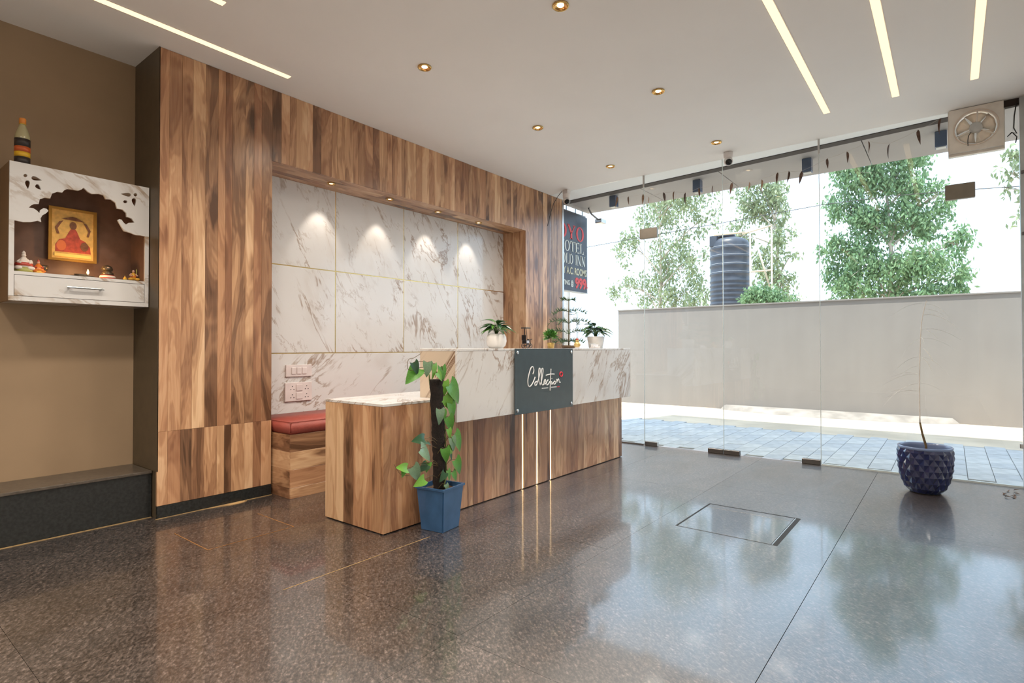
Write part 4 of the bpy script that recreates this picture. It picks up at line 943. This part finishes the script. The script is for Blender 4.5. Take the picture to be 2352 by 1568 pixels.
for i, par in ((0, 0), (len(prof)-1, 1)):    # close the half diamonds at rim and foot
    k = ring[i]; q = ring[1] if i == 0 else ring[i-1]
    for j in range(ncol):
        if i == 0: bm.faces.new((k[j], k[(j+1) % ncol], q[j]))
        else:
            a, b_ = k[j], k[(j+1) % ncol]
            m = q[j] if (len(prof)-1) % 2 == 0 else q[(j+1) % ncol]; bm.faces.new((a, b_, m))
obj('pot_body', bm, NGL, pn)
obj('rim', lathe(bmesh.new(), [(.160, .318), (.165, .322), (.166, .334), (.161, .339), (.153, .337), (.150, .320), (.148, .27)], (qx, qy, 0), 48, False), PM('blue_white_glaze', (.16, .22, .38), .15), pn, True)
obj('foot', lathe(bmesh.new(), [(.001, .0005), (.086, .0005), (.092, .003), (.095, .008), (.088, .012)], (qx, qy, 0), 36), PM('unglazed_black_foot', (.012, .012, .014), .6), pn, True)
obj('soil', lathe(bmesh.new(), [(.0005, .300), (.08, .297), (.150, .292)], (qx, qy, 0), 28), PM('reddish_soil', (.22, .11, .06), .95, var=.35, vs=50), pn, True)
s0, s1 = at(2127, 1024, 0, qx), at(2113, 970, 0, qx)
obj('stem', tube(bmesh.new(), [(s0.x, s0.y, .285), s0, (s0+s1)/2+Vector((0, .003, 0)), s1], .009, 8, .006), PM('brown_stem', (.13, .085, .035), .7), pn, True)
PALE = PM('washed_out_stem', (.74, .70, .64), .7)  # upper stem and leaves: washed-out haze painted in as pale colour
tp_ = [s1, at(2112, 900, 0, qx), at(2113, 820, 0, qx), at(2117, 740, 0, qx), at(2128, 690, 0, qx)]
obj('upper_stem', tube(bmesh.new(), smooth_path(tp_, 4), .0045, 7, .002), PALE, pn, True)
rg = random.Random(44); lm_ = leaf_mesh(PM('washed_out_leaf', (.78, .75, .69), .6, var=.1), 1.0, .012, .6, .75, 8)
TPS = smooth_path(tp_, 4)
for i in range(22):
    p = TPS[rg.randrange(4, len(TPS))]; a = rg.uniform(-2.4, 2.4)+math.pi
    d = Vector((math.cos(a)*.6, math.sin(a), rg.uniform(-.25, .5)))
    place('leaf', lm_, pn, aim(p, d, (0, 0, 1), rg.uniform(.13, .24)))
# dry leaf litter by the corner post
for i in range(9):
    p = at(2318+rg.uniform(-14, 16), 1132+rg.uniform(-7, 9), 2, .004)
    o = bpy.data.objects.new('dry_leaf', leaf_mesh(DRYL[1], .045, .011, .6, .2, 5)); COL.objects.link(o); o.matrix_world = aim(p, (rg.uniform(-1, 1), rg.uniform(-1, 1), .12), (0, 0, 1), rg.uniform(.7, 1.1))
    tag(o, 'small dry leaf lying on the floor beside the corner post', 'leaf', 'dry leaves by the corner post')
# ================================================================== OUTSIDE
# ---- hanging hotel sign
HY = 3.955; hx0, hx1, hz0, hz1 = 5.855, 6.725, 1.815, 2.855
hs = thing('hotel_sign', 'dark blue hanging hotel sign with red and white lettering outside the glass', 'sign', ((hx0+hx1)/2, HY, hz0))
obj('face', box(hx0, hx1, HY, HY+.08, hz0, hz1, .004), PM('navy_sign_face', (.030, .040, .065), .35), hs)
obj('bottom_edge', box(hx0-.004, hx1+.004, HY-.004, HY+.084, hz0-.012, hz0-.0005), PM('sign_edge_grey', (.42, .42, .42), .5), hs)
cxs = 6.31
# serif capitals drawn as strokes in a unit box (height 1): thick stems, thin bars, small feet
def _q(*p): return [list(p)]
def _stem(x, w=.15, z0=0., z1=1.): return [[(x, z0), (x+w, z0), (x+w, z1), (x, z1)]]
def _foot(x, w=.15, z=0., e=.075): return [[(x-e, z), (x+w+e, z), (x+w+e, z+.055), (x-e, z+.055)]]
def _ell(cx, a, b, n=28, t0=0., t1=360.): return [(cx+a*math.cos(R(t0+(t1-t0)*i/n)), .5+b*math.sin(R(t0+(t1-t0)*i/n))) for i in range(n+1)]
def _st(x): return _stem(x)+_foot(x)+_foot(x, z=.945)
GLY = {
 'H': (.86, [[p] for p in _st(.09)+_st(.62)+[[(.2, .48), (.66, .48), (.66, .54), (.2, .54)]]]),
 'O': (.86, [[_ell(.43, .38, .52)[:-1], _ell(.43, .22, .46)[:-1][::-1]]]),
 'T': (.76, [[p] for p in _stem(.305)+_foot(.305)+[[(.03, .94), (.73, .94), (.73, 1), (.03, 1)], [(.03, .72), (.08, .72), (.10, .94), (.03, .94)], [(.73, .72), (.68, .72), (.66, .94), (.73, .94)]]]),
 'E': (.70, [[p] for p in _st(.09)+[[(.2, .94), (.62, .94), (.62, 1), (.2, 1)], [(.2, .48), (.5, .48), (.5, .54), (.2, .54)], [(.2, 0), (.64, 0), (.64, .06), (.2, .06)], [(.57, .74), (.62, .74), (.62, .94), (.55, .94)], [(.60, .06), (.64, .26), (.60, .26), (.54, .06)], [(.46, .4), (.5, .4), (.5, .62), (.46, .62)]]]),
 'L': (.66, [[p] for p in _st(.09)+[[(.2, 0), (.62, 0), (.62, .06), (.2, .06)], [(.56, .06), (.62, .06), (.62, .30), (.58, .30)]]]),
 'G': (.86, [[_ell(.43, .38, .52, 28, 42, 345)+_ell(.43, .22, .46, 28, 345, 42)], [[(.60, .05), (.74, .05), (.74, .46), (.60, .46)]], [[(.52, .42), (.82, .42), (.82, .47), (.52, .47)]], [[(.66, .66), (.72, .66), (.72, .92), (.68, .92)]]]),
 'D': (.84, [[p] for p in _st(.09)]+[[[(.2, 0)]+_ell(.34, .44, .5, 18, -90, 90)+[(.2, 1), (.2, .94)]+_ell(.34, .28, .44, 18, 90, -90)+[(.2, .06)]]]),
 'I': (.36, [[p] for p in _st(.105)]),
 'N': (.88, [[p] for p in _stem(.11, .06)+_foot(.11, .06)+_stem(.70, .06)+_foot(.70, .06, .945)+[[(.04, 1), (.22, 1), (.76, 0), (.62, 0)]]]),
 'Y': (.80, [[p] for p in _stem(.325, .15, 0, .45)+_foot(.325)+_foot(.10, .06, .945)+_foot(.64, .06, .945)+[[(.04, .97), (.22, .97), (.475, .44), (.325, .40)], [(.66, .97), (.73, .97), (.475, .44), (.40, .44)]]]),
 ' ': (.34, [])}
def serif_bm(s, h, w):
    tot = sum(GLY[c][0] for c in s); k = w/tot; x = -w/2; bm = bmesh.new()
    for c in s:
        for loops in GLY[c][1]:
            b2 = shape2d([[(x+p*k, q*h) for p, q in L] for L in loops], .003); me = bpy.data.meshes.new('g'); b2.to_mesh(me); b2.free(); bm.from_mesh(me); bpy.data.meshes.remove(me)
        x += GLY[c][0]*k
    return bm
RED = PM('sign_red', (.80, .045, .05), .5); SWH = PM('sign_white', (.80, .79, .72), .5); SCR = PM('sign_cream', (.66, .60, .42), .5)
def line(s, z, h, w, m, dx=0.0, bold=.004):
    bm = serif_bm(s, h, w) if all(c in GLY for c in s) else text_bm(s, h/.70, .003, w, bold); bm.transform(Matrix.Translation((cxs+dx, z, 0))); up_xz(bm, HY-.0022)
    obj('lettering', bm, m, hs)
line('OYO', 2.500, .190, .66, RED, bold=.010); line('HOTEL', 2.332, .140, .64, SWH, bold=.005); line('GOLD INN', 2.165, .140, .72, SWH, bold=.005)
line('ONLY A.C. ROOMS', 2.035, .092, .78, SCR, bold=.003); line('STARTING @', 1.885, .062, .42, SWH, -.16, .002); line('999', 1.862, .135, .29, RED, .235, .008); line('/-', 1.862, .075, .05, RED, .395, .003)
bm = bmesh.new()
for x in (6.02, 6.25, 6.48, 6.66): tube(bm, [(x, HY+.04, hz1-.004), (x, HY+.04, CEIL+.01)], .008, 6)
obj('hanger_rod', bm, DKSTEEL, hs)
obj('top_bracket', box(5.98, 6.70, HY+.01, HY+.07, hz1+.001, hz1+.02), DKSTEEL, hs)
fl_l = thing('flood_light', 'small grey flood light on a bracket above the hotel sign', 'flood light', (6.79, 3.78, 2.80))
obj('arm', tube(bmesh.new(), [(6.50, 3.80, CEIL-.002), (6.58, 3.80, 2.86), (6.76, 3.78, 2.80)], .012, 8), DKSTEEL, fl_l)
obj('head', box(6.72, 6.86, 3.73, 3.83, 2.765, 2.825, .01), STEEL, fl_l)

# ---- black water tank on a plinth, pipe frame
tx, ty, tr_ = 16.0, 4.83, .515
wt = thing('water_tank', 'tall black ribbed plastic water tank behind the boundary wall', 'water tank', (tx, ty, 1.55))
P = [(.30, 1.55), (tr_, 1.56)]; z = 1.60
while z < 2.95: P += [(tr_, z), (tr_+.018, z+.03), (tr_+.018, z+.055), (tr_, z+.085)]; z += .125
for zb in (3.05, 3.28, 3.52, 3.76): P += [(tr_, zb), (tr_+.02, zb+.03), (tr_+.02, zb+.05), (tr_, zb+.08)]
P += [(tr_, 3.92), (tr_-.03, 4.00), (tr_-.10, 4.06), (.26, 4.12), (.20, 4.13)]
TANK = PM('black_tank_plastic', (.045, .052, .070), .42, var=.2, vs=4)
obj('body', lathe(bmesh.new(), P, (tx, ty, 0), 40), TANK, wt, True)
obj('lid', lathe(bmesh.new(), [(.20, 4.125), (.25, 4.13), (.25, 4.20), (.20, 4.23), (.001, 4.235)], (tx-.05, ty+.08, 0), 28), TANK, wt, True)
bm = bmesh.new()
for zb in (3.13, 3.36, 3.60, 3.84): lathe(bm, [(tr_+.006, zb), (tr_+.014, zb+.006), (tr_+.006, zb+.014)], (tx, ty, 0), 40, False)
obj('band', bm, PM('dusty_band', (.34, .36, .40), .7), wt, True)
obj('inlet_box', box(tx-.42, tx-.28, ty+.22, ty+.42, 3.86, 4.16, .01), TANK, wt)
st = thing('tank_stand', 'brick and concrete stand under the black water tank', 'stand', (tx, ty, 0))
for a in (-1, 1):
    for b_ in (-1, 1): obj('pillar', box(tx+a*.5-.14, tx+a*.5+.14, ty+b_*.5-.14, ty+b_*.5+.14, -.03, 1.40), PM('raw_concrete', (.38, .36, .34), .9), st)
obj('deck', box(tx-.75, tx+.75, ty-.75, ty+.75, 1.401, 1.549), MATS['raw_concrete'], st)
fr = thing('pipe_frame', 'pale rusty pipe frame standing right of the water tank', 'pipe frame', (14.7, 3.7, 0))
FX = 14.7; PIPE = PM('pale_pipe', (.58, .48, .36), .6)
def fp_(x, y): return at(x, y, 0, FX)
A1, A2 = fp_(1723, 525), fp_(1772, 520); dn = lambda p: Vector((p.x, p.y, -.03))
for nm, p, q in (('upright', dn(A1), A1), ('upright', dn(A2), A2), ('rail', fp_(1705, 537), fp_(1774, 517)), ('rail', fp_(1722, 624), fp_(1775, 620)), ('brace', fp_(1732, 541), fp_(1772, 672)), ('rail', fp_(1640, 540), fp_(1712, 533))):
    obj(nm, tube(bmesh.new(), [p, q], .022, 8), PIPE, fr, True)
cbp = [at(1740, 497, 0, 13.0), at(1890, 470, 0, 13.0), at(2050, 450, 0, 13.0), at(2200, 437, 0, 13.0), at(2400, 424, 0, 13.0)]
d_ = cbp[-1]-cbp[-2]; d0 = cbp[0]-cbp[1]
cbl = obj('overhead_cable', tube(bmesh.new(), [cbp[0]+d0*4]+cbp+[cbp[-1]+d_*4], .007, 6), MATS['black_cable'], None, True)
for k_, pe in enumerate((cbp[0]+d0*4, cbp[-1]+d_*4)):
    up_ = thing('utility_pole', ['concrete utility pole beyond the hotel sign carrying the cable', 'concrete utility pole beyond the corner post carrying the cable'][k_], 'pole', (pe.x+.2, pe.y, -.03))
    obj('shaft', tube(bmesh.new(), [(pe.x+.2, pe.y, -.03), (pe.x+.2, pe.y, pe.z+.25)], .11, 10, .08), PM('raw_concrete', (.38, .36, .34), .9), up_, True)
    obj('cross_arm', box(pe.x-.05, pe.x+.20, pe.y-.5, pe.y+.5, pe.z-.09, pe.z-.008), DKSTEEL, up_)
tag(cbl, 'thin black overhead cable crossing in front of the trees', 'cable')

# ---- trees
def leaf_mat(name, c, c2, tl=.25):
    m, nt, b = new_mat(name)
    p = nd(nt, 'ShaderNodeNewGeometry')
    n = noise(nt, p.outputs['Position'], 1.1, 3)
    r = p.outputs['Random Per Island']
    col = mixc(nt, ma(nt, 'ADD', ma(nt, 'MULTIPLY', n, .7), ma(nt, 'MULTIPLY', r, .5), clamp=True), c, c2)
    nt.links.new(col, b.inputs['Base Color']); b.inputs['Roughness'].default_value = .55
    t = nd(nt, 'ShaderNodeBsdfTranslucent', {0: col}); mx = nd(nt, 'ShaderNodeMixShader', {0: tl, 1: b.outputs[0], 2: t.outputs[0]})
    nt.links.new(mx.outputs[0], nt.nodes['Material Output'].inputs[0]); return m
BARK = PM('pale_bark', (.42, .36, .29), .85, var=.25, vs=6)
EU1 = leaf_mat('eucalyptus_leaf', (.18, .245, .125), (.35, .405, .24), .3); EU2 = leaf_mat('deep_green_tree_leaf', (.105, .235, .125), (.27, .39, .19), .3)
def tree(label, x, y, clumps, leafm, n, seed, L=.17, trunks=1, cat='tree', wid=.22, trunk_top=.8, name='tree', tr=.10):
    """clumps: (dx, dy, z, radius, rz)"""
    rg = random.Random(seed); t = thing(name, label, cat, (x, y, -.03))
    zt = max(c[2] for c in clumps)
    bm = bmesh.new(); spine = [Vector((x, y, -.03)), Vector((x+.05, y+.06, zt*.25)), Vector((x-.04, y-.05, zt*.5)), Vector((x+.03, y+.04, zt*trunk_top))]
    tube(bm, smooth_path(spine, 4), tr, 8, .02); obj('trunk', bm, BARK, t, True)
    bm = bmesh.new(); S = smooth_path(spine, 4)
    for (dx, dy, z, r, rz) in clumps:
        b0 = min(S, key=lambda p: abs(p.z-(z-1.2*rz-.2))); e = Vector((x+dx, y+dy, z)); m = (b0+e)/2+Vector((0, 0, .12*rz))
        tube(bm, smooth_path([b0, m, e], 4), .035, 6, .010)
        for k in range(5):
            q = e+Vector((rg.gauss(0, r*.5), rg.gauss(0, r*.5), rg.gauss(0, rz*.5))); tube(bm, [m+(e-m)*rg.random(), q], .012, 5, .004)
    obj('branches', bm, BARK, t, True)
    V, F = [], []; tot = sum(c[3]**2*c[4] for c in clumps)
    for (dx, dy, z, r, rz) in clumps:
        k = int(n*(r**2*rz)/tot); nt_ = max(3, k//42)
        tw = []
        for _ in range(nt_):
            while True:
                v = Vector((rg.uniform(-1, 1), rg.uniform(-1, 1), rg.uniform(-1, 1)))
                if .12 < v.length < 1: break
            tw.append(Vector((x+dx+v.x*r, y+dy+v.y*r, z+v.z*rz)))
        for _ in range(k):
            c = tw[rg.randrange(nt_)]; s = .20*r+.08
            p = c+Vector((rg.gauss(0, s*.55), rg.gauss(0, s*.55), rg.gauss(-.1*s, s*.75)))
            d = Vector((rg.gauss(0, .6), rg.gauss(0, .6), -1+rg.gauss(0, .65))).normalized()
            w = d.cross(Vector((rg.uniform(-1, 1), rg.uniform(-1, 1), rg.uniform(-.4, .4)))).normalized()
            l = L*rg.uniform(.65, 1.25); i0 = len(V)
            V += [p, p+d*l*.45+w*l*wid, p+d*l, p+d*l*.45-w*l*wid]; F.append((i0, i0+1, i0+2, i0+3))
    me = bpy.data.meshes.new('foliage'); off = WL[t]; me.from_pydata([v-off for v in V], [], F); me.materials.append(leafm)
    o = bpy.data.objects.new('foliage', me); COL.objects.link(o); o.parent = t; o['kind'] = 'stuff'
    return t
def cl(px_list, X, x, y, sc=1.0):
    """clumps from (pixel x, pixel y, pixel radius, vertical ratio) seen at distance plane X"""
    out = []; rg = random.Random(len(px_list))
    for (u, v, r, k) in px_list:
        p = at(u, v, 0, X); q = at(u+r, v, 0, X); rad = (q-p).length*sc
        out.append((p.x-x+rg.uniform(-.6, .6)*rad, p.y-y, p.z, rad, rad*k))
    return out
T1 = [(1500, 480, 55, .8), (1560, 460, 60, .8), (1610, 500, 38, 1.2), (1455, 560, 35, 1.3), (1540, 570, 55, 1.0), (1600, 590, 36, 1.4), (1425, 650, 34, 1.0), (1475, 665, 30, 1.0), (1500, 630, 40, 1.1), (1570, 660, 50, 1.0), (1520, 700, 48, .9), (1610, 690, 40, .9), (1540, 400, 70, .7), (1610, 430, 50, .8), (1480, 430, 40, .8)]
tree('tall airy grey-green eucalyptus left of the water tank', 20, 8.6, cl(T1, 20, 20, 8.6), EU1, 9500, 3, .15, tr=.09)
T2 = [(1720, 470, 36, 1.1), (1770, 480, 40, 1.1), (1790, 540, 32, 1.2), (1700, 540, 30, 1.1), (1760, 600, 40, 1.1), (1800, 640, 32, 1.1), (1745, 670, 45, .8), (1815, 585, 18, 1.2), (1690, 600, 26, 1.2), (1800, 690, 36, .6), (1740, 420, 40, .9), (1785, 430, 34, 1.0)]
tree('slim airy eucalyptus standing behind the water tank pipes', 21, 4.75, cl(T2, 21, 21, 4.75), EU1, 6000, 5, .15, tr=.08)
T3 = [(1960, 400, 55, .9), (2030, 400, 60, .9), (2100, 420, 50, 1.0), (1930, 470, 38, 1.0), (1990, 500, 55, 1.0), (2060, 500, 55, 1.0), (2130, 500, 50, 1.1), (1920, 570, 38, 1.0), (1980, 600, 55, 1.0), (2050, 610, 55, 1.0), (2130, 600, 58, 1.0), (2200, 560, 44, .9), (2205, 630, 42, .8), (1960, 670, 50, .8), (2050, 680, 60, .7), (2140, 680, 60, .7), (2200, 680, 36, .7), (2000, 340, 60, .9), (2090, 350, 50, 1.0), (2165, 440, 34, 1.2), (1925, 640, 36, .9)]
tree('big dense green tree behind the wall near the exhaust fan side', 17, 1.2, cl(T3, 17, 17, 1.2), EU2, 20000, 7, .125, tr=.11)
T4 = [(2318, 395, 20, 1.3), (2335, 350, 24, 1.2), (2310, 430, 16, 1.0), (2350, 430, 26, 1.0), (2370, 370, 40, 1.0), (2390, 460, 40, 1.2), (2335, 500, 12, 1.4)]
tree('sparse pale tree reaching in beside the corner post', 17.5, -1.75, cl(T4, 17.5, 17.5, -1.75), EU1, 800, 9, .16, tr=.05)
T5 = [(1745, 675, 24, .8), (1775, 685, 26, .7), (1725, 690, 20, .7), (1805, 692, 20, .6)]
tree('low rounded green bush at the foot of the pipe frame', 14.1, 3.65, cl(T5, 14.1, 14.1, 3.65), EU2, 2600, 12, .09, cat='bush', name='bush', tr=.03)

# ---- pale barred gate beyond the end of the boundary wall
gt = thing('barred_gate', 'pale grey barred metal gate beyond the end of the boundary wall', 'gate', (15.0, 7.6, -.03))
PG = PM('pale_grey_paint', (.55, .56, .58), .5)
ya, yb = 6.0, 9.2
for z in (.15, 1.05, 1.86): obj('rail', box(14.98, 15.02, ya, yb, z-.025, z+.025), PG, gt)
bm = box(14.99, 15.01, -.012, .012, .0, 1.98); me = bpy.data.meshes.new('bar'); bm.to_mesh(me); bm.free(); me.materials.append(PG)
for i in range(27): place('bar', me, gt, Matrix.Translation((0, ya+.06+i*.118, 0)))
for y in (ya-.05, yb+.05): obj('post', box(14.93, 15.07, y-.06, y+.06, -.03, 2.15), PG, gt)
